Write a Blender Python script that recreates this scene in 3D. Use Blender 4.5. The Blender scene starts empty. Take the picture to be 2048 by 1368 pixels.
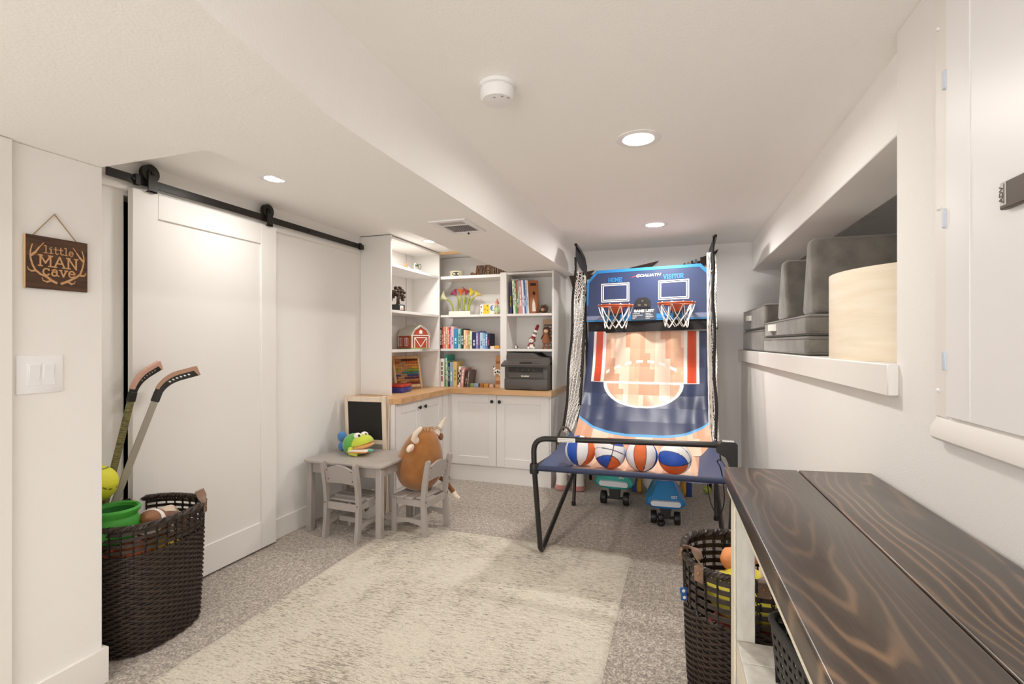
import bpy, bmesh, math, random
from mathutils import Vector, Matrix, noise
R = math.radians
PI = math.pi
rnd = random.Random(7)
SC = bpy.context.scene
COL = SC.collection

# ------------------------------------------------------------------ camera, world, lights, exposure
cam_d = bpy.data.cameras.new('camera')
cam = bpy.data.objects.new('camera', cam_d)
COL.objects.link(cam)
cam_d.sensor_width = 36.0
cam_d.lens = 36.0 * 1000.0 / 2048.0
cam_d.shift_y = 2.0 / 2048.0
cam_d.clip_start = 0.02
cam.location = (0, 0, 1.30)
cam.rotation_euler = (R(90), 0, math.atan(338 / 1000.0))
SC.camera = cam

w = bpy.data.worlds.new('world')
SC.world = w
w.use_nodes = True
w.node_tree.nodes['Background'].inputs[0].default_value = (.985, .97, .95, 1)
w.node_tree.nodes['Background'].inputs[1].default_value = 2.8
SC.view_settings.view_transform = 'Standard'
SC.view_settings.look = 'None'
SC.view_settings.gamma = 1.0
SC.view_settings.use_curve_mapping = False
SC.view_settings.exposure = 0.52
SC.cycles.use_denoising = True
SC.cycles.max_bounces = 10
SC.cycles.diffuse_bounces = 7
SC.cycles.sample_clamp_indirect = 6.0

# recessed lamps: (x, y, ceiling z, watts); the first four are in view, the rest unseen, added as fill
LAMPS = [(-.18, 2.29, 2.21, 8), (-.19, 3.99, 2.21, 13.5), (-2.08, 2.15, 2.19, 3.2), (-2.075, 3.90, 2.19, 5),
         (-.30, -.45, 2.21, 1.2), (-.30, -1.7, 2.21, 4), (-1.55, -.6, 1.97, 1.2), (-1.55, -1.8, 1.97, 3)]
LIGHT_COL = (1.0, .975, .935)
for i, (x, y, z, e) in enumerate(LAMPS):
    ld = bpy.data.lights.new('recessed_lamp', 'AREA')
    ld.shape = 'DISK'
    ld.size = .13
    ld.energy = e
    ld.color = LIGHT_COL
    ld.spread = R(172)
    lo = bpy.data.objects.new('recessed_lamp', ld)
    COL.objects.link(lo)
    lo.location = (x, y, z - .012)

# ------------------------------------------------------------------ materials
def lin(h):
    h = h.lstrip('#')
    o = []
    for i in (0, 2, 4):
        c = int(h[i:i + 2], 16) / 255
        o.append(c / 12.92 if c <= .04045 else ((c + .055) / 1.055) ** 2.4)
    return (o[0], o[1], o[2], 1)

MATS = {}
def mat(key, col='#cccccc', rough=.55, metal=0, bump=None, var=None, emit=None, sheen=0, coat=0, spec=None):
    """bump=(scale, strength, distance), var=(scale, hex2, stretch xyz)"""
    if key in MATS:
        return MATS[key]
    m = bpy.data.materials.new(key)
    MATS[key] = m
    m.use_nodes = True
    nt = m.node_tree
    b = nt.nodes['Principled BSDF']
    b.inputs['Base Color'].default_value = lin(col)
    b.inputs['Roughness'].default_value = rough
    b.inputs['Metallic'].default_value = metal
    if spec is not None:
        b.inputs['Specular IOR Level'].default_value = spec
    if sheen:
        b.inputs['Sheen Weight'].default_value = sheen
        b.inputs['Sheen Roughness'].default_value = .5
    if coat:
        b.inputs['Coat Weight'].default_value = coat
        b.inputs['Coat Roughness'].default_value = .15
    if emit:
        b.inputs['Emission Color'].default_value = lin(emit[0])
        b.inputs['Emission Strength'].default_value = emit[1]
    if bump or var:
        tc = nt.nodes.new('ShaderNodeTexCoord')
        if var:
            mp = nt.nodes.new('ShaderNodeMapping')
            mp.inputs['Scale'].default_value = var[2] if len(var) > 2 else (1, 1, 1)
            nt.links.new(tc.outputs['Object'], mp.inputs[0])
            n = nt.nodes.new('ShaderNodeTexNoise')
            n.inputs['Scale'].default_value = var[0]
            n.inputs['Detail'].default_value = 5
            nt.links.new(mp.outputs[0], n.inputs['Vector'])
            cr = nt.nodes.new('ShaderNodeValToRGB')
            cr.color_ramp.elements[0].position = .35
            cr.color_ramp.elements[1].position = .65
            cr.color_ramp.elements[0].color = lin(col)
            cr.color_ramp.elements[1].color = lin(var[1])
            nt.links.new(n.outputs[0], cr.inputs[0])
            nt.links.new(cr.outputs[0], b.inputs['Base Color'])
        if bump:
            n2 = nt.nodes.new('ShaderNodeTexNoise')
            n2.inputs['Scale'].default_value = bump[0]
            n2.inputs['Detail'].default_value = 3
            nt.links.new(tc.outputs['Object'], n2.inputs['Vector'])
            bp = nt.nodes.new('ShaderNodeBump')
            bp.inputs['Strength'].default_value = bump[1]
            bp.inputs['Distance'].default_value = bump[2]
            nt.links.new(n2.outputs[0], bp.inputs['Height'])
            nt.links.new(bp.outputs[0], b.inputs['Normal'])
    return m

def nodes_mat(key, rough=.6):
    m = bpy.data.materials.new(key)
    MATS[key] = m
    m.use_nodes = True
    nt = m.node_tree
    b = nt.nodes['Principled BSDF']
    b.inputs['Roughness'].default_value = rough
    tc = nt.nodes.new('ShaderNodeTexCoord')
    def N(t, **kw):
        n = nt.nodes.new(t)
        for k, v in kw.items():
            if k.startswith('i_'):
                n.inputs[k[2:].replace('_', ' ')].default_value = v
            else:
                setattr(n, k, v)
        return n
    def noise_(scale, stretch=(1, 1, 1), detail=4, rough_=.5, off=(0, 0, 0)):
        mp = N('ShaderNodeMapping')
        mp.inputs['Scale'].default_value = stretch
        mp.inputs['Location'].default_value = off
        nt.links.new(tc.outputs['Object'], mp.inputs[0])
        n = N('ShaderNodeTexNoise')
        n.inputs['Scale'].default_value = scale
        n.inputs['Detail'].default_value = detail
        n.inputs['Roughness'].default_value = rough_
        nt.links.new(mp.outputs[0], n.inputs['Vector'])
        return n.outputs[0]
    def ramp(src, stops):
        c = N('ShaderNodeValToRGB')
        el = c.color_ramp.elements
        while len(el) < len(stops):
            el.new(.5)
        for e, (p, h) in zip(el, stops):
            e.position = p
            e.color = lin(h) if isinstance(h, str) else (h, h, h, 1)
        nt.links.new(src, c.inputs[0])
        return c.outputs[0]
    def mix(fac, a, c, mode='MIX'):
        n = N('ShaderNodeMix', data_type='RGBA', blend_type=mode)
        for s, v in ((n.inputs[0], fac), (n.inputs[6], a), (n.inputs[7], c)):
            if hasattr(v, 'is_output'):
                nt.links.new(v, s)
            elif isinstance(v, str):
                s.default_value = lin(v)
            else:
                s.default_value = v
        return n.outputs[2]
    def math_(op, a, c=0):
        n = N('ShaderNodeMath', operation=op)
        for s, v in ((n.inputs[0], a), (n.inputs[1], c)):
            if hasattr(v, 'is_output'):
                nt.links.new(v, s)
            else:
                s.default_value = v
        return n.outputs[0]
    def bump(h, strength, dist):
        bp = N('ShaderNodeBump')
        bp.inputs['Strength'].default_value = strength
        bp.inputs['Distance'].default_value = dist
        nt.links.new(h, bp.inputs['Height'])
        nt.links.new(bp.outputs[0], b.inputs['Normal'])
    def color(c):
        nt.links.new(c, b.inputs['Base Color'])
    return m, nt, b, tc, noise_, ramp, mix, math_, bump, color

def carpet_mat():
    m, nt, b, tc, nz, ramp, mix, mth, bump, color = nodes_mat('carpet', .95)
    fine = nz(105, detail=3, rough_=.7)
    tuft = nz(38, detail=2, rough_=.6)
    big = nz(2.2, detail=3)
    f2 = mth('ADD', mth('MULTIPLY', fine, .68), mth('MULTIPLY', tuft, .32))
    c = ramp(f2, [(.38, '#685d54'), (.50, '#a99d91'), (.60, '#e4dacd')])
    c = mix(.22, c, ramp(big, [(.35, '#8f8378'), (.65, '#b8aca0')]))
    color(c)
    bump(f2, .9, .010)
    b.inputs['Sheen Weight'].default_value = .3
carpet_mat()

def rug_mat():
    m, nt, b, tc, nz, ramp, mix, mth, bump, color = nodes_mat('rug', .95)
    st = nz(1, (34, 190, 1), 3, .65)
    st2 = nz(1, (11, 70, 1), 4, .7, (3, 1, 0))
    area = nz(1, (3.2, 2.2, 1), 3, .6)
    q = mth('ADD', mth('MULTIPLY', st, .6), mth('MULTIPLY', st2, .4))
    q = mth('ADD', q, mth('MULTIPLY', mth('SUBTRACT', area, .5), .34))
    c = ramp(q, [(.46, '#ded6c7'), (.53, '#cdc4b4'), (.575, '#9d9283'), (.66, '#5b5247')])
    c = mix(.28, c, ramp(nz(150, detail=2), [(.35, '#9d9486'), (.65, '#ded7cb')]))
    color(c)
    bump(nz(130, detail=2), .8, .006)
rug_mat()

def dark_wood(key, off, axis):
    m, nt, b, tc, nz, ramp, mix, mth, bump, color = nodes_mat(key, .33)
    sep = nt.nodes.new('ShaderNodeSeparateXYZ')
    nt.links.new(tc.outputs['Object'], sep.inputs[0])
    wob = mth('MULTIPLY', mth('SUBTRACT', nz(1, (2.2, 1.6, 1), 2, .5, off), .5), axis[3])
    wob2 = mth('MULTIPLY', mth('SUBTRACT', nz(1, (16, 5, 1), 3, .5, off), .5), .010)
    dx = mth('ADD', mth('SUBTRACT', sep.outputs[0], axis[0]), wob)
    dy = mth('MULTIPLY', mth('SUBTRACT', sep.outputs[1], axis[1]), axis[2])
    rad = mth('ADD', mth('SQRT', mth('ADD', mth('MULTIPLY', dx, dx), mth('MULTIPLY', dy, dy))), wob2)
    rings = mth('PINGPONG', mth('MULTIPLY', mth('ADD', rad, mth('MULTIPLY', nz(1, (9, .7, 1), 2, .5, (off[0] + 2, 5, 0)), .09)), 100.0), 1.0)
    line = ramp(rings, [(.0, 1.0), (.16, .75), (.38, .12), (1.0, 0.0)])
    fib = nz(1, (190, 5, 1), 4, .6, off)
    amp = ramp(nz(1, (7, 1.1, 1), 2, .5, (off[0] + 4, off[1], 0)), [(.38, .10), (.64, 1.0)])
    base = mix(.5, ramp(fib, [(.3, '#251a14'), (.7, '#473629')]), ramp(nz(1, (9, .8, 1), 2, .5, off), [(.35, '#2a1f18'), (.65, '#443528')]))
    c = mix(mth('MULTIPLY', mth('MULTIPLY', line, amp), .72), base, '#9b7a5d')
    knots = ramp(nz(1, (11, 5, 1), 2, .5, (off[0] + 9, off[1] + 2, 0)), [(.66, 0.0), (.74, 1.0)])
    c = mix(mth('MULTIPLY', knots, .75), c, '#1d1511')
    color(c)
    bump(fib, .15, .002)
    b.inputs['Coat Weight'].default_value = .25
    b.inputs['Coat Roughness'].default_value = .22
dark_wood('walnut_top', (0, 0, 0), (.085, -.42, .16, .17))
dark_wood('walnut_top_b', (7.3, 2.1, 0), (.47, -1.9, .09, .15))

def grain(key, c1, c2, c3, rough=.5, sc=(4, 60, 60), rings=9):
    m, nt, b, tc, nz, ramp, mix, mth, bump, color = nodes_mat(key, rough)
    fib = nz(1, sc, 4, .6)
    big = nz(1, tuple(v * .12 for v in sc), 2, .5)
    rg = mth('PINGPONG', mth('MULTIPLY', big, rings), 1.0)
    color(mix(.4, ramp(fib, [(.38, c1), (.62, c2)]), ramp(rg, [(.1, c2), (.9, c3)])))
grain('sign_wood', '#20140d', '#5a3c28', '#4a2f1f', .7, (40, 5, 75), 5)
grain('birch', '#e3d4bb', '#efe4d1', '#e8dac3', .4, (3, 3, 30))
grain('pine', '#cfa877', '#e2c193', '#d9b384', .5, (30, 30, 4))
grain('pale_frame', '#d9c3ab', '#eadbc8', '#e2d0bb', .55, (30, 30, 4))

def butcher():
    m, nt, b, tc, nz, ramp, mix, mth, bump, color = nodes_mat('butcher_block', .38)
    fib = nz(1, (6, 70, 70), 4, .6)
    big = nz(1, (1.5, 14, 14), 1, .5)
    color(mix(.5, ramp(fib, [(.3, '#bb8d5f'), (.7, '#dbb286')]), ramp(big, [(.35, '#c0905f'), (.5, '#d6aa79'), (.65, '#ddb88d')])))
butcher()

def attr_mat(key, rough=.5, bumpv=None, spec=.5):
    m = mat(key, '#ffffff', rough, bump=bumpv, spec=spec)
    a = m.node_tree.nodes.new('ShaderNodeVertexColor')
    a.layer_name = 'print'
    m.node_tree.links.new(a.outputs[0], m.node_tree.nodes['Principled BSDF'].inputs['Base Color'])
    return m
attr_mat('printed_vinyl', .42)
attr_mat('printed_ball', .55, (260, .25, .002))
attr_mat('printed_plush', .9)

mat('wall_paint', '#eeece9', .75, bump=(170, .25, .002))
mat('ceiling_paint', '#f9f8f6', .8, bump=(120, .35, .003))
mat('trim_white', '#ece9e5', .45)
mat('cabinet_white', '#e9e6e3', .4)
mat('door_white', '#edebe8', .42)
mat('black_iron', '#231f1d', .42, .3)
mat('black_tube', '#2b2725', .35, .25)
mat('black_plastic', '#1d1b1a', .45)
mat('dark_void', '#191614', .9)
mat('white_plastic', '#f0eff0', .4)
mat('grey_paint', '#a8a09a', .42, bump=(60, .05, .001))
mat('wicker', '#271e18', .40, var=(40, '#3c2f26', (1, 1, 1)))
mat('wicker_b', '#211915', .42)
mat('leather', '#6d5445', .5, var=(20, '#8a6c58', (1, 1, 1)))
mat('suede', '#625e58', .9, bump=(60, .5, .004), var=(9, '#7c776f', (1, 1, 1)), sheen=.4)
mat('webbing', '#ece8e0', .8)
mat('brown_plush', '#95602c', .95, bump=(140, .4, .004), var=(14, '#a46c36', (1, 1, 1)), sheen=.5)
mat('brown_plush_dark', '#7a4a24', .95, sheen=.4)
mat('cream_plush', '#e9d9c6', .95, bump=(140, .4, .003), sheen=.4)
mat('blush_plush', '#d9a8a0', .95, sheen=.4)
mat('white_plush', '#efeae4', .95, bump=(140, .4, .003), sheen=.4)
mat('chalk_black', '#1d1a18', .75)
mat('white_wood', '#e3dfd6', .5, var=(14, '#d3cec4', (3, 3, 1)))
mat('cream_wood', '#eee6d4', .5)
mat('net_white', '#e8e4de', .8)
mat('net_black', '#242122', .9, bump=(200, .5, .003))
mat('brass', '#b08d57', .35, .9)
mat('steel', '#b9b6b2', .35, .9)
mat('lamp_disc', '#ffffff', .5, emit=('#fff4e4', 14))

# ------------------------------------------------------------------ mesh builder
class MB:
    def __init__(self, M=None):
        self.v, self.f, self.mi, self.sm = [], [], [], []
        self.M = M or Matrix()
        self.m = 0
        self.cols = None
    def add(self, vs, fs, M=None):
        o = len(self.v)
        T = self.M @ M if M is not None else self.M
        self.v += [T @ Vector(p) for p in vs]
        for f in fs:
            self.f.append([i + o for i in f])
            self.mi.append(self.m)
        return self
    def bm(self, b, M=None):
        b.verts.index_update()
        self.add([v.co.copy() for v in b.verts], [[v.index for v in f.verts] for f in b.faces], M)
        b.free()
        return self
    def box(self, x0, x1, y0, y1, z0, z1, bev=0, seg=2, M=None):
        vs = [(x, y, z) for x in (x0, x1) for y in (y0, y1) for z in (z0, z1)]
        fs = [(0, 1, 3, 2), (4, 6, 7, 5), (0, 4, 5, 1), (2, 3, 7, 6), (0, 2, 6, 4), (1, 5, 7, 3)]
        if not bev:
            return self.add(vs, fs, M)
        b = bmesh.new()
        bv = [b.verts.new(p) for p in vs]
        for f in fs:
            b.faces.new([bv[i] for i in f])
        bmesh.ops.bevel(b, geom=b.edges[:], offset=bev, segments=seg, profile=.5, affect='EDGES')
        return self.bm(b, M)
    def prism(self, poly, h0, h1, M=None):
        """polygon in local xy extruded along local z"""
        n = len(poly)
        vs = [(p[0], p[1], h0) for p in poly] + [(p[0], p[1], h1) for p in poly]
        fs = [list(range(n - 1, -1, -1)), list(range(n, 2 * n))] + [[i, (i + 1) % n, (i + 1) % n + n, i + n] for i in range(n)]
        return self.add(vs, fs, M)
    def tube(self, pts, r, n=8, closed=False, M=None, flat=1.0, up=None, caps=True):
        P = [Vector(p) for p in pts]
        L = len(P)
        rf = r if callable(r) else (lambda t: r)
        vs, fs = [], []
        prevn = None
        for i in range(L):
            if closed:
                t = (P[(i + 1) % L] - P[i - 1])
            else:
                t = P[min(i + 1, L - 1)] - P[max(i - 1, 0)]
            if t.length < 1e-9:
                t = Vector((0, 0, 1))
            t.normalize()
            if up is not None:
                a = Vector(up)
                nn = a - t * a.dot(t)
                if nn.length < 1e-4:
                    nn = t.orthogonal()
            elif prevn is None:
                a = Vector((0, 0, 1)) if abs(t.z) < .9 else Vector((1, 0, 0))
                nn = a - t * a.dot(t)
            else:
                nn = prevn - t * prevn.dot(t)
                if nn.length < 1e-4:
                    nn = t.orthogonal()
            nn.normalize()
            prevn = nn
            bb = t.cross(nn)
            rr = rf(i / max(1, L - 1))
            for k in range(n):
                a = 2 * PI * (k + .5) / n
                vs.append(P[i] + nn * (math.cos(a) * rr) + bb * (math.sin(a) * rr * flat))
        rng = L if closed else L - 1
        for i in range(rng):
            for k in range(n):
                a, b_ = i * n + k, i * n + (k + 1) % n
                c, d = ((i + 1) % L) * n + (k + 1) % n, ((i + 1) % L) * n + k
                fs.append((a, b_, c, d))
        if not closed and caps:
            fs.append(tuple(range(n - 1, -1, -1)))
            fs.append(tuple((L - 1) * n + k for k in range(n)))
        return self.add(vs, fs, M)
    def lathe(self, prof, n=24, M=None, cap=True):
        vs, fs = [], []
        L = len(prof)
        for r, z in prof:
            for k in range(n):
                a = 2 * PI * k / n
                vs.append((r * math.cos(a), r * math.sin(a), z))
        for i in range(L - 1):
            for k in range(n):
                fs.append((i * n + k, i * n + (k + 1) % n, (i + 1) * n + (k + 1) % n, (i + 1) * n + k))
        if cap:
            fs.append(tuple(range(n - 1, -1, -1)))
            fs.append(tuple((L - 1) * n + k for k in range(n)))
        return self.add(vs, fs, M)
    def ell(self, c, r, n=20, m=12, M=None, fn=None, rot=None):
        vs, fs = [], []
        c = Vector(c)
        for i in range(m + 1):
            th = PI * i / m
            for k in range(n):
                a = 2 * PI * k / n
                p = Vector((math.sin(th) * math.cos(a), math.sin(th) * math.sin(a), math.cos(th)))
                if fn:
                    p = fn(p)
                p = Vector((p.x * r[0], p.y * r[1], p.z * r[2]))
                if rot is not None:
                    p = rot @ p
                vs.append(c + p)
        for i in range(m):
            for k in range(n):
                fs.append((i * n + k, (i + 1) * n + k, (i + 1) * n + (k + 1) % n, i * n + (k + 1) % n))
        return self.add(vs, fs, M)
    def grid(self, nu, nv, fn, M=None):
        vs = [fn(i / nu, j / nv) for j in range(nv + 1) for i in range(nu + 1)]
        fs = [(j * (nu + 1) + i, j * (nu + 1) + i + 1, (j + 1) * (nu + 1) + i + 1, (j + 1) * (nu + 1) + i) for j in range(nv) for i in range(nu)]
        return self.add(vs, fs, M)
    def seg(self, a, b, wd, h0, h1, M=None, ext=.5):
        """flat bar from a to b (2d) of width wd, in local xy"""
        a, b = Vector(a), Vector(b)
        d = b - a
        if d.length < 1e-6:
            return self
        d.normalize()
        p = Vector((-d.y, d.x)) * wd / 2
        e = d * wd * ext
        a, b = a - e, b + e
        return self.prism([a - p, b - p, b + p, a + p], h0, h1, M)

WM = {}
def link(o, parent=None):
    COL.objects.link(o)
    if parent is not None:
        o.parent = parent
        WM[o] = WM.get(parent, Matrix())
    return o

def obj(name, mb, mats, parent=None, sharp=38, world=False, cols=None, kind=None, label=None, weld=False):
    if not isinstance(mats, (list, tuple)):
        mats = [mats]
    me = bpy.data.meshes.new(name)
    if world and parent is not None:
        inv = WM[parent].inverted()
        vs = [inv @ p for p in mb.v]
    else:
        vs = mb.v
    me.from_pydata([tuple(p) for p in vs], [], mb.f)
    for m in mats:
        me.materials.append(MATS[m] if isinstance(m, str) else m)
    me.polygons.foreach_set('material_index', mb.mi)
    if cols:
        ca = me.color_attributes.new('print', 'FLOAT_COLOR', 'POINT')
        flat = []
        for c in cols:
            flat += c
        ca.data.foreach_set('color', flat)
    b = bmesh.new()
    b.from_mesh(me)
    if weld:
        bmesh.ops.remove_doubles(b, verts=b.verts, dist=1e-5)
    bmesh.ops.recalc_face_normals(b, faces=b.faces)
    b.to_mesh(me)
    b.free()
    me.polygons.foreach_set('use_smooth', [True] * len(me.polygons))
    me.set_sharp_from_angle(angle=R(sharp))
    me.update()
    o = bpy.data.objects.new(name, me)
    link(o, parent)
    if parent is None:
        WM[o] = Matrix()
    if kind:
        o['kind'] = kind
    if label:
        o['label'] = label
    return o

def thing(name, label, cat, loc=(0, 0, 0), rz=0, group=None, rx=0, ry=0, M=None):
    o = bpy.data.objects.new(name, None)
    o.empty_display_size = .05
    COL.objects.link(o)
    m = M or (Matrix.Translation(Vector(loc)) @ Matrix.Rotation(rz, 4, 'Z') @ Matrix.Rotation(rx, 4, 'X') @ Matrix.Rotation(ry, 4, 'Y'))
    o.matrix_world = m
    WM[o] = m
    o['label'] = label
    o['category'] = cat
    if group:
        o['group'] = group
    return o

def single(name, mb, mats, label, cat, loc=(0, 0, 0), rz=0, group=None, M=None, **kw):
    o = obj(name, mb, mats, None, **kw)
    m = M or (Matrix.Translation(Vector(loc)) @ Matrix.Rotation(rz, 4, 'Z'))
    o.matrix_world = m
    WM[o] = m
    o['label'] = label
    o['category'] = cat
    if group:
        o['group'] = group
    return o

def struct(name, mb, mats, parent=None, **kw):
    o = obj(name, mb, mats, parent, **kw)
    if parent is None:
        o['kind'] = 'structure'
    return o

def dup(root, M, label=None):
    r = root.copy()
    COL.objects.link(r)
    r.matrix_world = M
    if label:
        r['label'] = label
    for ch in list(root.children):
        c = ch.copy()
        COL.objects.link(c)
        c.parent = r
        for g in list(ch.children):
            d = g.copy()
            COL.objects.link(d)
            d.parent = c
    return r

def frame(o, x, y, z=None):
    """matrix with origin o, x axis, y axis"""
    x, y = Vector(x).normalized(), Vector(y).normalized()
    z = x.cross(y)
    return Matrix(((x.x, y.x, z.x, o[0]), (x.y, y.y, z.y, o[1]), (x.z, y.z, z.z, o[2]), (0, 0, 0, 1)))
XL = lambda x, y, z: frame((x, y, z), (0, 1, 0), (0, 0, 1))        # left wall face: local x runs along +Y, y up, z outward +X
YB = lambda x, y, z: frame((x, y, z), (1, 0, 0), (0, 0, 1))        # facing the camera (-Y): local x +X, y up, z outward -Y
T = lambda x, y, z: Matrix.Translation(Vector((x, y, z)))
RX = lambda a: Matrix.Rotation(a, 4, 'X')
RY = lambda a: Matrix.Rotation(a, 4, 'Y')
RZ = lambda a: Matrix.Rotation(a, 4, 'Z')

def textmesh(s, size, shear=0, bold=0, ex=.0006, align='CENTER', sx=1):
    cu = bpy.data.curves.new('t', 'FONT')
    cu.body = s
    cu.size = size
    cu.shear = shear
    cu.offset = bold
    cu.extrude = ex
    cu.align_x = align
    cu.align_y = 'CENTER'
    cu.resolution_u = 3
    o = bpy.data.objects.new('t', cu)
    COL.objects.link(o)
    dg = bpy.context.evaluated_depsgraph_get()
    me = o.evaluated_get(dg).to_mesh()
    vs = [(v.co.x * sx, v.co.y, v.co.z) for v in me.vertices]
    fs = [list(p.vertices) for p in me.polygons]
    o.evaluated_get(dg).to_mesh_clear()
    bpy.data.objects.remove(o)
    bpy.data.curves.remove(cu)
    return vs, fs

def arc(cx, cy, rx, ry, a0, a1, n=8):
    return [(cx + rx * math.cos(R(a0 + (a1 - a0) * i / n)), cy + ry * math.sin(R(a0 + (a1 - a0) * i / n))) for i in range(n + 1)]

# slab letters: advance, polylines, serif feet
GLY = {
    'H': (1.0, [[(.15, 0), (.15, 1)], [(.8, 0), (.8, 1)], [(.15, .5), (.8, .5)]], [(.15, 0), (.15, 1), (.8, 0), (.8, 1)]),
    'O': (.95, [[(.12, .22), (.12, .78), (.32, 1), (.58, 1), (.78, .78), (.78, .22), (.58, 0), (.32, 0), (.12, .22)]], []),
    'M': (1.15, [[(.15, 0), (.15, 1), (.53, .3), (.91, 1), (.91, 0)]], [(.15, 0), (.15, 1), (.91, 0), (.91, 1)]),
    'E': (.9, [[(.15, 0), (.15, 1)], [(.05, 0), (.74, 0), (.74, .22)], [(.05, 1), (.74, 1), (.74, .78)], [(.15, .5), (.55, .5)]], []),
    'V': (1.0, [[(.1, 1), (.46, 0), (.82, 1)]], [(.1, 1), (.82, 1)]),
    'I': (.5, [[(.22, 0), (.22, 1)]], [(.22, 0), (.22, 1)]),
    'S': (.9, [[(.72, .72), (.72, .82), (.56, 1), (.3, 1), (.13, .82), (.13, .66), (.28, .53), (.58, .47), (.73, .34), (.73, .18), (.57, 0), (.28, 0), (.12, .18), (.12, .28)]], []),
    'T': (.9, [[(.43, 0), (.43, 1)], [(.08, .76), (.08, 1), (.78, 1), (.78, .76)]], [(.43, 0)]),
    'R': (1.0, [[(.15, 0), (.15, 1)], [(.05, 1), (.6, 1), (.76, .86), (.76, .64), (.6, .5), (.15, .5)], [(.45, .5), (.78, 0), (.88, 0)]], [(.15, 0)]),
    'G': (.95, [[(.76, .7), (.76, .82), (.58, 1), (.32, 1), (.13, .8), (.13, .2), (.32, 0), (.58, 0), (.76, .18), (.76, .45), (.5, .45)]], []),
    'A': (1.0, [[(.08, 0), (.46, 1), (.84, 0)], [(.22, .36), (.7, .36)]], [(.08, 0), (.84, 0)]),
    'L': (.85, [[(.15, 0), (.15, 1)], [(.05, 0), (.7, 0), (.7, .28)]], [(.15, 1)]),
    'N': (1.05, [[(.15, 0), (.15, 1), (.78, 0), (.78, 1)]], [(.15, 0), (.15, 1), (.78, 1)]),
    'D': (1.0, [[(.15, 0), (.15, 1)], [(.05, 1), (.55, 1), (.78, .78), (.78, .22), (.55, 0), (.05, 0)]], []),
    'U': (1.0, [[(.15, 1), (.15, .2), (.32, 0), (.6, 0), (.78, .2), (.78, 1)]], [(.15, 1), (.78, 1)]),
    'l': (.6, [[(.12, 1), (.32, 1), (.32, 0)]], [(.32, 0, .26)]),
    'i': (.6, [[(.14, .62), (.32, .62), (.32, 0)], [(.31, .86), (.33, .86)]], [(.32, 0, .26)]),
    't': (.62, [[(.28, .92), (.28, .16)] + arc(.44, .16, .16, .16, 180, 330, 5), [(.08, .62), (.52, .62)]], []),
    'e': (.72, [[(.12, .34), (.62, .34)] + arc(.36, .32, .26, .31, 5, 320, 12)], []),
    'c': (.72, [arc(.38, .32, .27, .31, 40, 320, 12), [(.58, .5), (.58, .6)]], []),
    'a': (.76, [arc(.32, .2, .2, .2, 60, 300, 8), [(.14, .52)] + arc(.36, .44, .18, .18, 140, 0, 6) + [(.54, .06), (.68, .02)], [(.42, .37), (.54, .34)], [(.42, .03), (.54, .14)]], []),
    'v': (.74, [[(.1, .62), (.35, 0), (.6, .62)]], [(.1, .62), (.6, .62)]),
}
def slab(mb, s, x, y, h, wx, sw, M, th=.0008, align='c', serif=.3):
    tot = sum(GLY[c][0] if c != ' ' else .5 for c in s) * wx
    cx = x - tot / 2 if align == 'c' else x
    q_ = 0
    for c in s:
        if c == ' ':
            cx += .5 * wx
            continue
        ad, lines, ser = GLY[c]
        q = lambda p: (cx + p[0] * wx, y + p[1] * h)
        for ln in lines:
            for a, b in zip(ln, ln[1:]):
                q_ += 1
                mb.seg(q(a), q(b), sw, 0, th + .00005 * (q_ % 23), M)
        for sp in ser:
            q_ += 1
            k = sp[2] if len(sp) > 2 else serif / 2
            yy = y + sp[1] * h
            mb.seg((cx + (sp[0] - k) * wx, yy), (cx + (sp[0] + k) * wx, yy), sw * .9, 0, th + .00005 * (q_ % 23), M, ext=.1)
        cx += ad * wx

# ------------------------------------------------------------------ room shell
struct('floor', MB().box(-3.6, 2.3, -2.6, 5.1, -.1, 0), 'carpet')

ce = MB()
ce.box(-1.0, 2.3, -2.6, 5.1, 2.21, 2.35)
ceiling = struct('ceiling', ce, 'ceiling_paint')
so = MB()
bot = [(-3.6, -2.6), (-.86, -2.6), (-.87, .30), (-.905, .74), (-.955, 1.06), (-.985, 1.22), (-.993, 1.6), (-1.0, 4.93), (-1.555, 4.93), (-1.555, 1.305), (-3.6, 1.305)]
top = [(-3.6, -2.6), (-.92, -2.6), (-.92, .30), (-.92, .74), (-.92, 1.06), (-.92, 1.22), (-.92, 1.6), (-.93, 4.93), (-1.555, 4.93), (-1.555, 1.305), (-3.6, 1.305)]
n = len(bot)
so.add([(x, y, 1.97) for x, y in bot] + [(x, y, 2.2101) for x, y in top],
       [list(range(n - 1, -1, -1)), list(range(n, 2 * n))] + [[i, (i + 1) % n, (i + 1) % n + n, i + n] for i in range(n)])
obj('soffit', so, 'ceiling_paint', ceiling, sharp=20)
obj('raised_strip', MB().box(-3.6, -1.556, 1.306, 4.94, 2.19, 2.34), 'ceiling_paint', ceiling)
WB = T(.605, 4.94, 0) @ RZ(R(.63))
obj('beam', MB(WB).box(0, .27, -3.3, 0, 1.95, 2.2105, .004, 1), 'ceiling_paint', ceiling)

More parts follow.
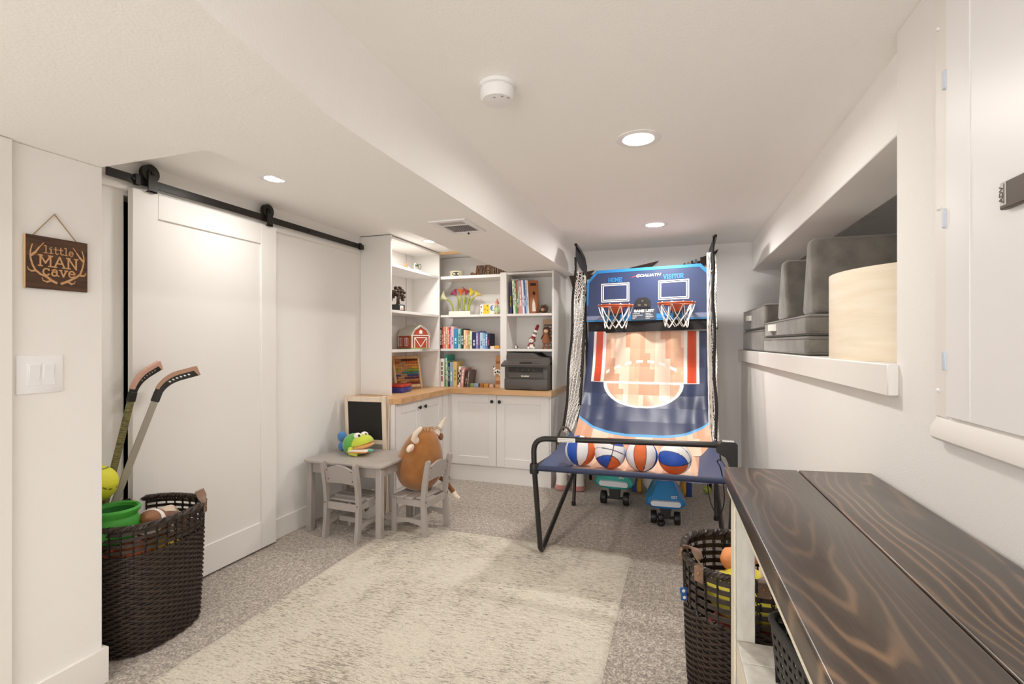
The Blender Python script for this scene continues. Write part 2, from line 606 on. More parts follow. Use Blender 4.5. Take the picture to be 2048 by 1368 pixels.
# walls
wl = MB()
wl.box(-2.66, -2.545, 1.31, 1.683, 0, 2.19)
wl.box(-2.66, -2.545, 2.46, 4.95, 0, 2.19)
wl.box(-2.66, -2.545, 1.683, 2.46, 2.013, 2.19)
struct('wall_left', wl, 'wall_paint')
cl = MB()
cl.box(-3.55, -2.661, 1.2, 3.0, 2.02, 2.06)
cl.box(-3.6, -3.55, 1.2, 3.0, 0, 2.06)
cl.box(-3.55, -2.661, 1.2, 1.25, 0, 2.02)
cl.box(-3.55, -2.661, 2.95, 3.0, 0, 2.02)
struct('wall_closet', cl, 'dark_void')  # near-black colour stands in for the closet's lack of light
struct('wall_near', MB().box(-2.66, -2.095, -2.6, 1.309, 0, 1.97, .003, 1), 'wall_paint')
struct('wall_back', MB().box(-2.66, 2.3, 4.95, 5.1, 0, 2.21), 'wall_paint')
WR = T(.60, 1.75, 0) @ RZ(R(1.5))
wr = MB(WR)
wr.box(0, .12, -4.4, 0, 1.2, 2.209)
wr.box(0, .12, -4.4, 3.2, 0, 1.2)
struct('wall_right', wr, 'wall_paint')
lf = MB(WR)
lf.box(.12, 1.7, 0, 3.25, 1.08, 1.2)
loft = struct('floor_loft', lf, 'wall_paint')
struct('wall_loft', MB().box(2.2, 2.3, 1.6, 5.0, 0, 2.21).box(.73, 2.2, 1.63, 1.75, 0, 2.21), 'wall_paint')

# trims
struct('trim_1', MB(WR).box(-.03, 0, -.016, 3.17, 1.145, 1.238, .003, 1).box(0.0, .12, .002, 3.17, 1.2, 1.236), 'trim_white')['label'] = 'white painted ledge board below the open loft'
struct('trim_2', MB().box(-2.545, -2.527, 1.312, 3.54, 2.035, 2.118, .002, 1), 'trim_white')
struct('trim_3', MB().box(-2.095, -2.076, -2.5, 1.03, 0, 1.969, .003, 1), 'trim_white')
tb = MB()
tb.box(-2.25, -1.56, 4.425, 4.445, 2.168, 2.19)
struct('trim_4', tb, 'pine')
def baseb(name, mb):
    struct(name, mb, 'trim_white')
baseb('baseboard_left', MB().box(-2.545, -2.532, 2.47, 3.55, 0, .135, .003, 1))
baseb('baseboard_near', MB().box(-2.095, -2.080, 1.032, 1.324, 0, .137, .003, 1).box(-2.5, -2.095, 1.3095, 1.324, 0, .137, .003, 1))
baseb('baseboard_back', MB().box(-1.07, .5, 4.936, 4.95, 0, .12, .003, 1))
baseb('baseboard_right', MB(WR).box(-.013, 0, -3.9, 3.17, 0, .12, .003, 1))

# ------------------------------------------------------------------ sliding door with its rail
door = thing('door_1', 'white one-panel sliding barn door hanging from a black rail', 'door', (-2.49, 1.688, .012))
del door['category']
door['kind'] = 'structure'
W_, H_ = .90, 2.035
d = MB(XL(0, 0, 0))
d.box(0, .124, 0, H_, -.034, 0, .002, 1)
d.box(W_ - .124, W_, 0, H_, -.034, 0, .002, 1)
d.box(.124, W_ - .124, H_ - .125, H_, -.034, 0, .002, 1)
d.box(.124, W_ - .124, 0, .165, -.034, 0, .002, 1)
obj('frame', d, 'door_white', door)
obj('panel', MB(XL(0, 0, 0)).box(.12, W_ - .12, .16, H_ - .12, -.026, -.010), 'door_white', door)
for yy in (.085, .83):
    h = MB(XL(0, 0, 0))
    h.prism([(yy - .022, H_ - .005), (yy + .022, H_ - .005)] + arc(yy, H_ + .085, .022, .03, 0, 180, 8), .012, .018)
    h.box(yy - .02, yy + .02, H_ - .004, H_ + .002, -.03, .018)
    hg = obj('hanger', h, 'black_iron', door)
    obj('wheel', MB(XL(0, yy, H_ + .092 - .0)).lathe([(.036, -.022), (.043, -.02), (.043, -.010), (.034, -.006), (.043, -.002), (.043, .006), (.036, .008)], 20), 'black_iron', hg)
    obj('axle_nut', MB(XL(.018, yy, H_ + .092)).lathe([(.012, 0), (.012, .006), (.006, .010)], 6), 'black_iron', hg)

rail = thing('barn_door_rail', 'black flat steel rail along the wall above the white sliding door', 'rail', (-2.50, 1.577, 2.092))
r_ = MB(XL(0, 0, 0))
r_.box(0, 1.965, -.020, .020, -.004, .004, .0008, 1)
obj('bar', r_, 'black_iron', rail)
for yy in (.12, .72, 1.32, 1.86):
    obj('standoff', MB(XL(-.026, yy, 0)).lathe([(.011, 0), (.011, .022)], 12), 'black_iron', rail)
    obj('bolt', MB(XL(.0, yy, 0)).lathe([(.010, .003), (.010, .008), (.005, .011)], 6), 'black_iron', rail)
for yy in (.135, 1.915):
    obj('end_stop', MB(XL(0, yy, 0)).box(-.012, .012, -.026, .026, -.007, .014, .002, 1), 'black_iron', rail)

# ------------------------------------------------------------------ things on the near wall
sg = thing('hanging_sign', 'small dark wooden sign with antlers hanging from twine on the wall', 'sign', (-2.093, 1.0665, 1.487))
SM = XL(.010, 0, 0)
sw_, sh_ = .185, .181
obj('board', MB(XL(0, 0, 0)).box(0, sw_, 0, sh_, 0, .010, .0008, 1), 'sign_wood', sg)
obj('board_edge', MB(XL(0, 0, 0)).box(-.002, 0, 0, sh_, 0, .0095), 'pine', sg)
mat('sign_print', '#c99a6c', .7)
lt = MB()
kx = sw_ / 915.0
sx = lambda px: (px - 268) * kx
def sy(px, py):
    t = (px - 268) / 915.0
    ty = 365 + t * 135
    by = 1175 + t * 60
    return sh_ * (1 - (py - ty) / (by - ty))
ltr = MB()
slab(ltr, 'little', sx(738), sy(738, 672), .025, .0245, .0026, SM)
slab(ltr, 'MAN', sx(745), sy(745, 868), .036, .0385, .0046, SM, serif=.34)
slab(ltr, 'cave', sx(742), sy(742, 1000), .035, .0345, .0044, SM)
obj('lettering', ltr, 'sign_print', sg)
an = MB(SM)
def ant(pts, w0, w1):
    q = [(sx(a), sy(a, b), 0) for a, b in pts]
    an.tube(q, lambda t: w0 + (w1 - w0) * t, 6, flat=.2, up=(0, 0, 1)) if False else None
    for i in range(len(q) - 1):
        t = i / max(1, len(q) - 2)
        an.seg(q[i][:2], q[i + 1][:2], w0 + (w1 - w0) * t, 0, .0006 + (.00004 * ((i * 7 + int(pts[0][0])) % 19)), None, ext=.3)
ant([(700, 1100), (640, 1070), (560, 1010), (470, 970), (400, 910), (360, 830), (335, 740), (330, 670), (335, 600), (358, 520)], .008, .003)
ant([(340, 690), (400, 640), (450, 570), (515, 500)], .007, .0025)
ant([(400, 920), (345, 925), (305, 900), (292, 865)], .006, .002)
ant([(620, 1070), (560, 1085), (510, 1065), (492, 1020)], .006, .002)
ant([(775, 1110), (840, 1085), (920, 1050), (1000, 1010), (1060, 970), (1090, 900), (1110, 830), (1125, 760), (1115, 690), (1092, 620)], .008, .003)
ant([(1108, 770), (1060, 720), (1010, 650), (955, 570)], .007, .0025)
ant([(1065, 985), (1120, 990), (1145, 970), (1155, 945)], .006, .002)
ant([(880, 1085), (930, 1115), (970, 1100), (985, 1070)], .006, .002)
obj('antlers', an, 'sign_print', sg)
mat('twine', '#a58a66', .9)
tw = MB(XL(.004, 0, 0))
for k in range(3):
    pts = []
    for (a, b) in (((.020, sh_ - .004), (.085, .266)), ((.085, .266), (.155, sh_ - .004))):
        for i in range(24):
            t = i / 23
            ph = 40 * t + k * 2.1
            pts.append((a[0] + (b[0] - a[0]) * t + .001 * math.cos(ph), a[1] + (b[1] - a[1]) * t + .001 * math.sin(ph), .001 * math.sin(ph)))
    tw.tube(pts, .0011, 5)
obj('twine', tw, 'twine', sg)
obj('nail', MB(XL(-.004, .085, .264)).lathe([(.0015, 0), (.0015, .009), (.004, .010), (.004, .011)], 8), 'steel', sg)

ls = thing('light_switch', 'white double rocker light switch plate on the wall below the sign', 'light switch', (-2.095, 1.045, 1.127))
SW = XL(0, 0, 0)
obj('plate', MB(SW).box(0, .133, 0, .130, 0, .006, .003, 2), 'white_plastic', ls)
for x0 in (.031, .072):
    rk = obj('rocker_surround', MB(SW).box(x0 - .003, x0 + .037, .027, .103, .005, .0075, .001, 1), 'white_plastic', ls)
    m = MB(SW @ T(x0 + .017, .065, .0065) @ RX(R(5)))
    m.box(-.0155, .0155, -.034, .034, -.003, .003, .001, 1)
    obj('rocker', m, 'white_plastic', ls)
    for yy in (.013, .117):
        obj('screw', MB(SW @ T(x0 + .017, yy, .006)).lathe([(.003, 0), (.003, .0008), (.002, .0014)], 10), 'white_plastic', ls)

def outlet(loc, label):
    o = thing('wall_outlet', label, 'outlet', loc)
    obj('plate', MB(SW).box(0, .07, 0, .115, 0, .006, .003, 2), 'white_plastic', o)
    for z0 in (.022, .063):
        obj('socket', MB(SW).box(.018, .052, z0, z0 + .03, .005, .0075, .004, 2), 'white_plastic', o)
outlet((-2.545, 3.405, .085), 'white wall outlet low on the wall behind the grey table')

# ------------------------------------------------------------------ access panel on the right wall
PW = T(.60, 1.75, 0) @ RZ(R(1.5)) @ frame((0, 0, 0), (0, -1, 0), (0, 0, 1))   # local x towards the camera, y up, z out of the wall (-X)
ap = thing('access_panel', 'large white access panel door with hinges on the wall', 'access panel', M=PW @ T(.245, 1.120, 0))
def pbox(*a, **k):
    return MB().box(*a, **k)
pf = MB()
pf.box(0, .055, 0, 1.05, 0, .012, .003, 1)
pf.box(.055, 1.0, 1.0, 1.05, 0, .012, .003, 1)
obj('frame', pf, 'trim_white', ap)
sill = MB()
sill.prism([(0, .004), (.006, .004), (.024, -.026), (.024, -.048), (.014, -.056), (0, -.056)], -1.0, -.004, frame((0, 0, 0), (0, 0, 1), (0, 1, 0)))
obj('sill', sill, 'trim_white', ap)
obj('leaf', MB().box(.058, 1.0, .006, 1.0, .002, .016, .002, 1), 'white_plastic', ap)
obj('stile', MB().box(.155, .16, .01, 1.0, .0155, .0185, .001, 1), 'white_plastic', ap)
for z0 in (.115, .452, .78):
    h = obj('hinge', MB().box(.050, .062, z0, z0 + .045, .012, .021, .002, 1), mat('hinge_blue', '#cdd6e2', .4), ap)
for z0 in (.065, .507, .945):
    obj('screw', MB(T(.018, z0, .012)).lathe([(.005, 0), (.005, .003), (.003, .005)], 10), 'white_plastic', ap)
pl = thing('lock_plate', 'small dark plate with silver lettering fixed to the white access panel', 'plate', M=PW @ T(.527, 1.562, .0165))
obj('plate', MB().box(0, .16, -.005, .047, 0, .012, .002, 1), mat('plate_brown', '#4b3d31', .4, .3), pl)
st = MB()
st.box(.003, .021, .002, .045, .0121, .0126)
obj('sticker', st, mat('sticker', '#c9c6c2', .4), pl)
vs, fs = textmesh('ADV', .0155, 0, .0006, .0002)
obj('lettering', MB(T(.0075, .0235, .0129) @ RZ(R(90))).add(vs, fs), 'plate_brown', pl)
obj('fine_print', MB().box(.0135, .0142, .005, .043, .0126, .013).box(.016, .0166, .005, .043, .0126, .013), 'plate_brown', pl)

# ------------------------------------------------------------------ ceiling fixtures
LL = ['round recessed ceiling light closest to the smoke detector', 'round recessed ceiling light just above the arcade backboard',
      'recessed light half hidden by the soffit above the sliding door', 'recessed light above the corner bookcase']
for i, (x, y, z, e) in enumerate(LAMPS):
    r = .098 if z == 2.21 else .075
    lt_ = thing('recessed_light', LL[i] if i < 4 else ['recessed ceiling light overhead of the console table', 'recessed ceiling light in the rear half of the main ceiling', 'recessed light in the soffit beside the doorway trim', 'recessed light in the soffit at the rear wall'][i - 4], 'ceiling light', (x, y, z), group='recessed ceiling lights')
    obj('trim_ring', MB().lathe([(r, 0), (r, -.003), (r - .012, -.007), (r * .70, -.004), (r * .68, -.001)], 40, cap=False), 'white_plastic', lt_)
    obj('lens', MB().lathe([(r * .69, -.0015), (r * .69, -.004), (r * .4, -.005)], 32), 'lamp_disc', lt_)
lt_ = thing('recessed_light', 'unlit recessed ceiling light in the loft above the grey cushions', 'ceiling light', (1.26, 4.3, 2.21), group='recessed ceiling lights')
obj('trim_ring', MB().lathe([(.1, 0), (.1, -.004), (.085, -.008), (.07, -.003)], 36), 'white_plastic', lt_)
obj('lens', MB().lathe([(.069, -.002), (.069, -.005), (.03, -.006)], 32), 'white_plastic', lt_)

sd = thing('smoke_detector', 'white round smoke detector on the ceiling', 'smoke detector', (-.614, 1.655, 2.21))
obj('base', MB().lathe([(.064, 0), (.064, -.012), (.060, -.014)], 40), 'white_plastic', sd)
obj('cover', MB().lathe([(.055, -.012), (.060, -.018), (.060, -.046), (.054, -.056), (.02, -.059)], 40), 'white_plastic', sd)
for (a, b) in ((.0, -.03), (.028, -.028), (.045, -.012)):
    obj('indicator', MB(T(a, b, -.058)).lathe([(.005, .004), (.005, 0), (.003, -.001)], 10), mat('grey_mark', '#a9a6a4', .5), sd)

vt = thing('ceiling_vent', 'white rectangular ceiling vent in the soffit', 'vent', (-1.21, 2.62, 1.97))
f = MB()
for (x0, x1, y0, y1) in ((-.11, .11, -.16, -.125), (-.11, .11, .125, .16), (-.11, -.078, -.125, .125), (.078, .11, -.125, .125)):
    f.box(x0, x1, y0, y1, -.008, 0, .002, 1)
obj('frame', f, 'white_plastic', vt)
obj('backing', MB().box(-.078, .078, -.125, .125, -.0015, 0), 'dark_void', vt)
obj('damper', MB().box(-.078, .078, -.125, -.055, -.004, -.002), mat('damper_grey', '#b3b0ac', .5), vt)
obj('divider', MB().box(-.078, .078, -.055, -.04, -.007, -.001), 'white_plastic', vt)
for k in range(12):
    x = -.066 + k * .012
    obj('slat', MB(T(x, .035, -.004) @ RY(R(35))).box(-.0042, .0042, -.09, .09, -.0008, .0008), 'white_plastic', vt)
obj('lever', MB().box(.0, .006, .13, .146, -.018, -.008, .001, 1), 'dark_void', vt)

# ------------------------------------------------------------------ built-in cabinets, counter and bookcases
def shaker(parent, M, w_, h_, knob=None, name='door'):
    """framed cabinet door in local x (width) y (height), face towards local +z"""
    m = MB(M)
    s_ = .078
    m.box(0, s_, 0, h_, -.018, 0, .0015, 1)
    m.box(w_ - s_, w_, 0, h_, -.018, 0, .0015, 1)
    m.box(s_, w_ - s_, h_ - s_, h_, -.018, 0, .0015, 1)
    m.box(s_, w_ - s_, 0, s_, -.018, 0, .0015, 1)
    m.box(s_ - .004, w_ - s_ + .004, s_ - .004, h_ - s_ + .004, -.016, -.008)
    d_ = obj(name, m, 'cabinet_white', parent, world=True)
    if knob:
        obj('knob', MB(M @ T(knob[0], knob[1], 0)).lathe([(.006, 0), (.006, .012), (.015, .016), (.016, .022), (.011, .027), (.004, .028)], 16), 'black_iron', d_, world=True)
    return d_

bc = thing('base_cabinet', 'white two-door base cabinet with black knobs under the printer', 'cabinet', (-1.605, 4.66, 0))
obj('body', MB().box(-2.11, -1.115, 4.36, 4.949, .02, .824).box(-2.1, -1.115, 4.352, 4.36, 0, .140), 'cabinet_white', bc, world=True)
obj('end_panel', MB().box(-1.1149, -1.10, 4.342, 4.949, .0, .824, .001, 1), 'cabinet_white', bc, world=True)
obj('filler', MB().box(-2.11, -2.085, 4.338, 4.36, .155, .824), 'cabinet_white', bc, world=True)
shaker(bc, YB(-2.083, 4.340, .155), .463, .662, (.425, .602))
shaker(bc, YB(-1.617, 4.340, .155), .500, .662, (.033, .602))
bl = thing('base_cabinet', 'white two-door base cabinet behind the chalkboard easel and brown plush bull', 'cabinet', (-2.32, 3.86, 0))
obj('body', MB().box(-2.531, -2.118, 3.385, 4.36, .0, .824), 'cabinet_white', bl, world=True)
obj('end_panel', MB().box(-2.531, -2.10, 3.37, 3.385, .0, .824, .001, 1), 'cabinet_white', bl, world=True)
obj('filler', MB().box(-2.118, -2.1, 4.205, 4.337, .155, .824), 'cabinet_white', bl, world=True)
shaker(bl, XL(-2.100, 3.397, .155), .395, .662, (.352, .602))
shaker(bl, XL(-2.100, 3.797, .155), .400, .662, (.045, .602))
ct = MB()
cp = [(-2.545, 3.352), (-2.125, 3.352), (-2.065, 3.412), (-2.065, 4.295), (-1.085, 4.295), (-1.085, 4.949), (-2.545, 4.949)]
ct.prism(cp, .8245, .870)
single('countertop', ct, 'butcher_block', 'L-shaped butcher block countertop on the white corner cabinets', 'countertop', sharp=30)

SH = [1.955, 1.575, 1.244]
TH = .022
def bookcase(label, loc):
    return thing('bookcase', label, 'bookcase', loc)
b1 = bookcase('tall white bookcase against the sliding door wall with barn and abacus', (-2.4, 4.0, .87))
obj('side_panel', MB().box(-2.543, -2.25, 3.558, 3.576, .8705, 2.186, .001, 1), 'cabinet_white', b1, world=True)
obj('side_panel', MB().box(-2.543, -2.25, 4.424, 4.442, .8705, 2.166, .001, 1), 'cabinet_white', b1, world=True)
obj('top_panel', MB().box(-2.543, -2.25, 3.5765, 4.4235, 2.160, 2.178, .001, 1), 'cabinet_white', b1, world=True)
obj('back_panel', MB().box(-2.543, -2.537, 3.5765, 4.4235, .8705, 2.159), 'cabinet_white', b1, world=True)
obj('wall_batten', MB().box(-2.5365, -2.533, 4.28, 4.2825, .871, 2.159), 'grey_mark', b1, world=True)  # thin grey strip drawn as the vertical seam of the back panel
for z in SH:
    obj('shelf', MB().box(-2.5365, -2.254, 3.5765, 4.4235, z - TH, z, .001, 1), 'cabinet_white', b1, world=True)
obj('scribe', MB().box(-2.543, -2.2495, 3.556, 3.560, 2.1865, 2.1895), 'dark_void', b1, world=True)  # near-black strip in the gap between side panel and ceiling
b2 = bookcase('white open bookcase in the corner with the rainbow row of books', (-1.93, 4.6, .87))
obj('back_panel', MB().box(-2.5, -1.605, 4.752, 4.758, .8705, 1.93).box(-2.5, -1.605, 4.752, 4.758, 1.93, 2.186), 'cabinet_white', b2, world=True)
for z in SH:
    obj('shelf', MB().box(-2.2495, -1.6215, 4.452, 4.7515, z - TH - (.006 if z > 1.9 else 0), z, .001, 1), 'cabinet_white', b2, world=True)
b3 = bookcase('white bookcase above the grey printer beside the basketball game', (-1.35, 4.6, .87))
obj('side_panel', MB().box(-1.621, -1.558, 4.448, 4.7515, .8705, 1.967, .001, 1), 'cabinet_white', b3, world=True)
obj('side_panel', MB().box(-1.118, -1.100, 4.448, 4.945, .8705, 1.967, .001, 1), 'cabinet_white', b3, world=True)
obj('back_panel', MB().box(-1.604, -1.118, 4.752, 4.758, .8705, 1.96), 'cabinet_white', b3, world=True)
obj('top_panel', MB().box(-1.557, -1.1185, 4.452, 4.7515, 1.945, 1.964, .001, 1), 'cabinet_white', b3, world=True)
for z in SH[1:]:
    obj('shelf', MB().box(-1.557, -1.1185, 4.452, 4.7515, z - TH, z, .001, 1), 'cabinet_white', b3, world=True)

# ------------------------------------------------------------------ books
def book(x0, x1, y0, dep, z, h, hx, label, group, lean=0, deco=None, title=True, name='book'):
    w_ = (x1 - x0)
    M = T(x0, y0, z) @ (T(0, 0, 0) @ RY(lean) if lean >= 0 else T(w_, 0, 0) @ RY(lean) @ T(-w_, 0, 0))
    if lean < 0:
        pass
    M = T(x0, y0, z + max(0, math.sin(abs(lean)) * (w_ if lean > 0 else 0))) @ RY(lean)
    b = thing(name, label, 'book', M=M, group=group)
    key = 'book_' + hx.strip('#')
    mat(key, hx, .5)
    mat('paper', '#eee8da', .85)
    t = min(.002, w_ * .15)
    c = MB()
    c.box(0, t, 0, dep, 0, h)
    c.box(w_ - t, w_, 0, dep, 0, h)
    c.box(t, w_ - t, 0, t, 0, h)
    obj('cover', c, key, b)
    obj('pages', MB().box(t, w_ - t, t, dep - .003, .003, h - .003), 'paper', b)
    if title:
        dk = deco or '#f3efe6'
        km = 'ink_' + dk.strip('#')
        mat(km, dk, .6)
        p = MB()
        n_ = rnd.randint(2, 4)
        zz = h * rnd.uniform(.18, .26)
        for i in range(n_):
            L = h * rnd.uniform(.08, .2)
            p.box(w_ * .3, w_ * .7, -.0006, 0, zz, min(zz + L, h * .93))
            zz += L + h * .04
            if zz > h * .85:
                break
        obj('spine_print', p, km, b)
    return b

ORD = ['first', 'second', 'third', 'fourth', 'fifth', 'sixth', 'seventh', 'eighth', 'ninth', 'tenth', 'eleventh', 'twelfth', 'thirteenth',
       'fourteenth', 'fifteenth', 'sixteenth', 'seventeenth', 'eighteenth', 'nineteenth', 'twentieth', 'twenty-first', 'twenty-second', 'twenty-third']
PX = lambda cx: -2.255 + (870 + cx / 8.55 - 880) * .636 / 121.0
rowA = [(76, 104, 222, '#2b2226', 'black', '#e9e4dc'), (105, 134, 205, '#8c3b33', 'dark red', '#d8a090'), (135, 178, 198, '#e58a77', 'coral', '#f4d9cc'),
        (179, 206, 200, '#e3cfb8', 'beige', '#a4574a'), (207, 239, 215, '#e8765a', 'coral orange', '#f6d9c2'), (240, 254, 222, '#a3305f', 'magenta', '#e8c0d0'),
        (255, 270, 232, '#c08fc6', 'lilac', '#f0e2f2'), (271, 314, 196, '#ecc9cf', 'pale pink', '#8f6f8a'), (316, 386, 236, '#3b93c0', 'bright sky blue', '#d8ecf5'),
        (390, 434, 236, '#a9d3cc', 'mint', '#3d7d74'), (436, 460, 250, '#2f6a5c', 'dark green', '#bfe0d4'), (461, 488, 236, '#26282e', 'black and white patterned', '#f4f2ec'),
        (490, 524, 258, '#f2d9b4', 'cream', '#c07a4e'), (525, 560, 262, '#efa588', 'peach', '#fff1e0'), (562, 599, 274, '#a9a14a', 'olive', '#ece7b8'),
        (600, 632, 280, '#e6e9d6', 'off-white', '#8f9b6a'), (634, 700, 294, '#2a2f57', 'wide navy', '#d9dcec'), (702, 739, 300, '#8a86bd', 'lavender', '#e9e6f6'),
        (740, 769, 280, '#4b4f93', 'indigo', '#d85a7a'), (771, 820, 304, '#b9cfe4', 'pale blue', '#5d7fa8'), (821, 855, 310, '#7fb0d6', 'soft blue', '#f0f6fa'),
        (856, 896, 316, '#5f86bf', 'medium blue', '#eef2f8'), (898, 930, 320, '#26243f', 'midnight blue', '#c95a6a')]
for i, (a, b, t, hx, cn, dk) in enumerate(rowA):
    h = (570 - t) / 8.55 * .0050
    book(PX(a) + .0003, PX(b) - .0003, 4.462 + rnd.uniform(0, .006), rnd.uniform(.14, .18), SH[2] + .0005, h, hx,
         f'{cn} book, {ORD[i]} from the left in the rainbow row', 'rainbow books on the corner shelf', deco=dk)
rowB = [(76, 143, 755, '#ece9e2', 'white', '#8a3a34', 0), (145, 184, 690, '#2f9a8a', 'tall teal', '#d9efe9', 0), (186, 200, 795, '#c9dfae', 'pale green', '#5d8a3c', 0), (201, 219, 805, '#74a63e', 'grass green', '#eef5dc', 0),
        (222, 250, 825, '#22304f', 'dark navy', '#cfd6e4', 0), (252, 302, 812, '#8fa9c6', 'blue-grey', '#e8e2c4', 0), (304, 372, 803, '#d5b878', 'mustard map-coloured', '#7a9a5c', 0),
        (386, 424, 885, '#f0eee9', 'black and white checked', '#1c1b1b', R(4)), (434, 482, 908, '#cf9593', 'dusty pink', '#f3dfdc', R(6)), (504, 536, 945, '#3d2a28', 'dark brown', '#cdb7a8', R(7)), (541, 566, 950, '#6a5a58', 'grey-brown', '#cdb7a8', R(7))]
for i, (a, b, t, hx, cn, dk, ln) in enumerate(rowB):
    h = (1225 - t) / 8.55 * .0050
    bk = book(PX(a) + .0004, PX(b) - .0004, 4.46 + rnd.uniform(0, .006) + (.03 if i == 1 else 0), .17, .8706, h, hx,
              f'{cn} book, {ORD[i]} from the left in the row on the wooden counter', 'books standing on the counter', lean=ln, deco=dk)
    if i == 7:
        w_ = PX(b) - PX(a) - .0008
        c = MB()
        for k in range(6):
            c.box((k % 2) * w_ / 2, (k % 2) * w_ / 2 + w_ / 2, -.0008, 0, .02 + k * .025, .045 + k * .025)
        obj('check_print', c, 'ink_1c1b1b', bk)
P3 = lambda cx: -1.559 + (880 + cx / 8.533 - 1013) * .456 / 94.0
rowC = [(1163, 1200, 530, '#4b4668', 'dark purple', '#c9b04e'), (1204, 1240, 512, '#e4e8d6', 'white and green', '#4f9a5a'), (1243, 1272, 514, '#5e9a58', 'leaf green', '#e8e0c0'), (1275, 1297, 520, '#c4664a', 'rust red', '#f0d8c0'),
        (1300, 1318, 520, '#7fc0b8', 'aqua', '#f0f5f2'), (1321, 1362, 514, '#d98f93', 'rose pink', '#fbf2ee'), (1365, 1400, 512, '#eef0f4', 'glossy white', '#7fa6d0'), (1403, 1430, 514, '#3f66a4', 'royal blue', '#dce6f4'),
        (1433, 1452, 512, '#c9d8ea', 'ice blue', '#5f86bf'), (1455, 1474, 514, '#f0e9e0', 'ivory', '#c0805a')]
for i, (a, b, t, hx, cn, dk) in enumerate(rowC):
    h = (1052 - t) / 8.533 * .0050
    x0 = P3(a) + (.016 if i else .001)
    book(x0, P3(b) + (.016 if i else .001) - .0004, 4.49 + rnd.uniform(0, .006), .2, SH[1] + .0006, h, hx,
         f'tall {cn} book, {ORD[i]} from the left on the shelf with the baseball figurine', 'tall picture books above the printer', lean=R(-3.2) if i else 0, deco=dk)
# brown picture book with its front cover turned outwards
fb = thing('book', 'orange-brown picture book with an animal cover, leaning against the tall books', 'book', M=T(P3(1478) + .019, 4.492, SH[1] + .0006) @ RZ(R(38)) @ RY(R(-3)))
mat('cover_brown', '#a8683f', .5)
obj('cover', MB().box(0, .008, 0, .001, 0, .31).box(0, .10, .0, .001, 0, .31), 'cover_brown', fb)
obj('pages', MB().box(.001, .098, .0011, .008, .003, .307), 'paper', fb)
cv = MB(frame((0, -.0001, 0), (1, 0, 0), (0, 0, 1)))
cv.prism(arc(.055, .19, .014, .018, 0, 360, 12), 0, .0006)
obj('cover_print', cv.prism([(.02, .26), (.08, .26), (.08, .285), (.02, .285)], 0, .0006), 'ink_3a2419' if mat('ink_3a2419', '#3a2419', .6) else 0, fb)
cv = MB(frame((0, -.0001, 0), (1, 0, 0), (0, 0, 1)))
cv.prism([(.03, .02), (.065, .02), (.06, .10), (.045, .14), (.032, .09)], 0, .0006)
obj('cover_figure', cv, 'paper', fb)

# ------------------------------------------------------------------ small things on the shelves
def blk(name, label, cat, x0, x1, y0, y1, z, h, hx, group=None, bev=.002):
    k = name + hx.strip('#')
    mat(k, hx, .5)
    return single(name, MB().box(-(x1 - x0) / 2, (x1 - x0) / 2, -(y1 - y0) / 2, (y1 - y0) / 2, 0, h, bev, 2), k, label, cat, ((x0 + x1) / 2, (y0 + y1) / 2, z), group=group)
G = 'wooden toy blocks on the counter'
blk('toy_block', 'green toy block on the counter beside the leaning books', 'block', PX(545), PX(628), 4.50, 4.55, .8705, .036, '#7fa255', G)
blk('toy_block', 'blue-grey toy block on the counter next to the green block', 'block', PX(638), PX(722), 4.49, 4.54, .8705, .037, '#8796ad', G)
blk('toy_block', 'brown toy block on the counter', 'block', PX(757), PX(815), 4.49, 4.54, .8705, .037, '#a5692f', G)
blk('toy_block', 'mustard yellow toy block on the counter', 'block', PX(820), PX(888), 4.49, 4.54, .8705, .036, '#c58c3c', G)
blk('toy_block', 'pale wooden toy block on the counter beside the cow tower', 'block', PX(902), PX(970), 4.50, 4.54, .8705, .03, '#d2b09a', G)
blk('small_box', 'cream box lying at the end of the rainbow book row', 'box', PX(936), PX(1003), 4.47, 4.55, SH[2] + .0005, .026, '#ece2d2')
blk('small_box', 'orange box lying at the end of the rainbow book row', 'box', PX(1006), PX(1084), 4.47, 4.55, SH[2] + .0005, .030, '#e0a53f')

tw_ = thing('block_tower', 'stacked wooden block tower with a cow figure on the counter', 'toy', (PX(1070), 4.50, .8705))
hh = [(.062, .035, '#c79a70'), (.06, .035, '#a06233'), (.058, .045, '#c9a079'), (.056, .062, '#c19a77'), (.054, .055, '#b08257'), (.05, .026, '#8f5526'), (.05, .05, '#a9784a')]
z = 0
for i, (w_, h, hx) in enumerate(hh):
    k = 'tower' + hx.strip('#')
    mat(k, hx, .5)
    obj('block', MB().box(-w_ / 2, w_ / 2, -.028, .028, z, z + h, .002, 1), k, tw_)
    z += h
mat('cow_white', '#f2eee8', .6)
cow = MB(T(-.008, -.036, .155))
cow.ell((0, 0, 0), (.036, .012, .024), 16, 10)
cow.ell((-.026, -.004, .028), (.014, .012, .016), 12, 8)
for a in (-.024, .024):
    cow.tube([(a, 0, -.01), (a, 0, -.034)], .008, 8)
obj('cow_body', cow, 'cow_white', tw_)
cs = MB(T(-.008, -.048, .155))
for (a, b, c) in ((.008, .004, .010), (-.014, -.004, .008), (.024, -.004, .007), (-.026, .032, .007)):
    cs.ell((a, .001, b), (c, .003, c * 1.1), 10, 6)
cs.ell((-.034, .008, .045), (.007, .004, .010), 10, 6)
obj('cow_spots', cs, 'black_plastic', tw_)

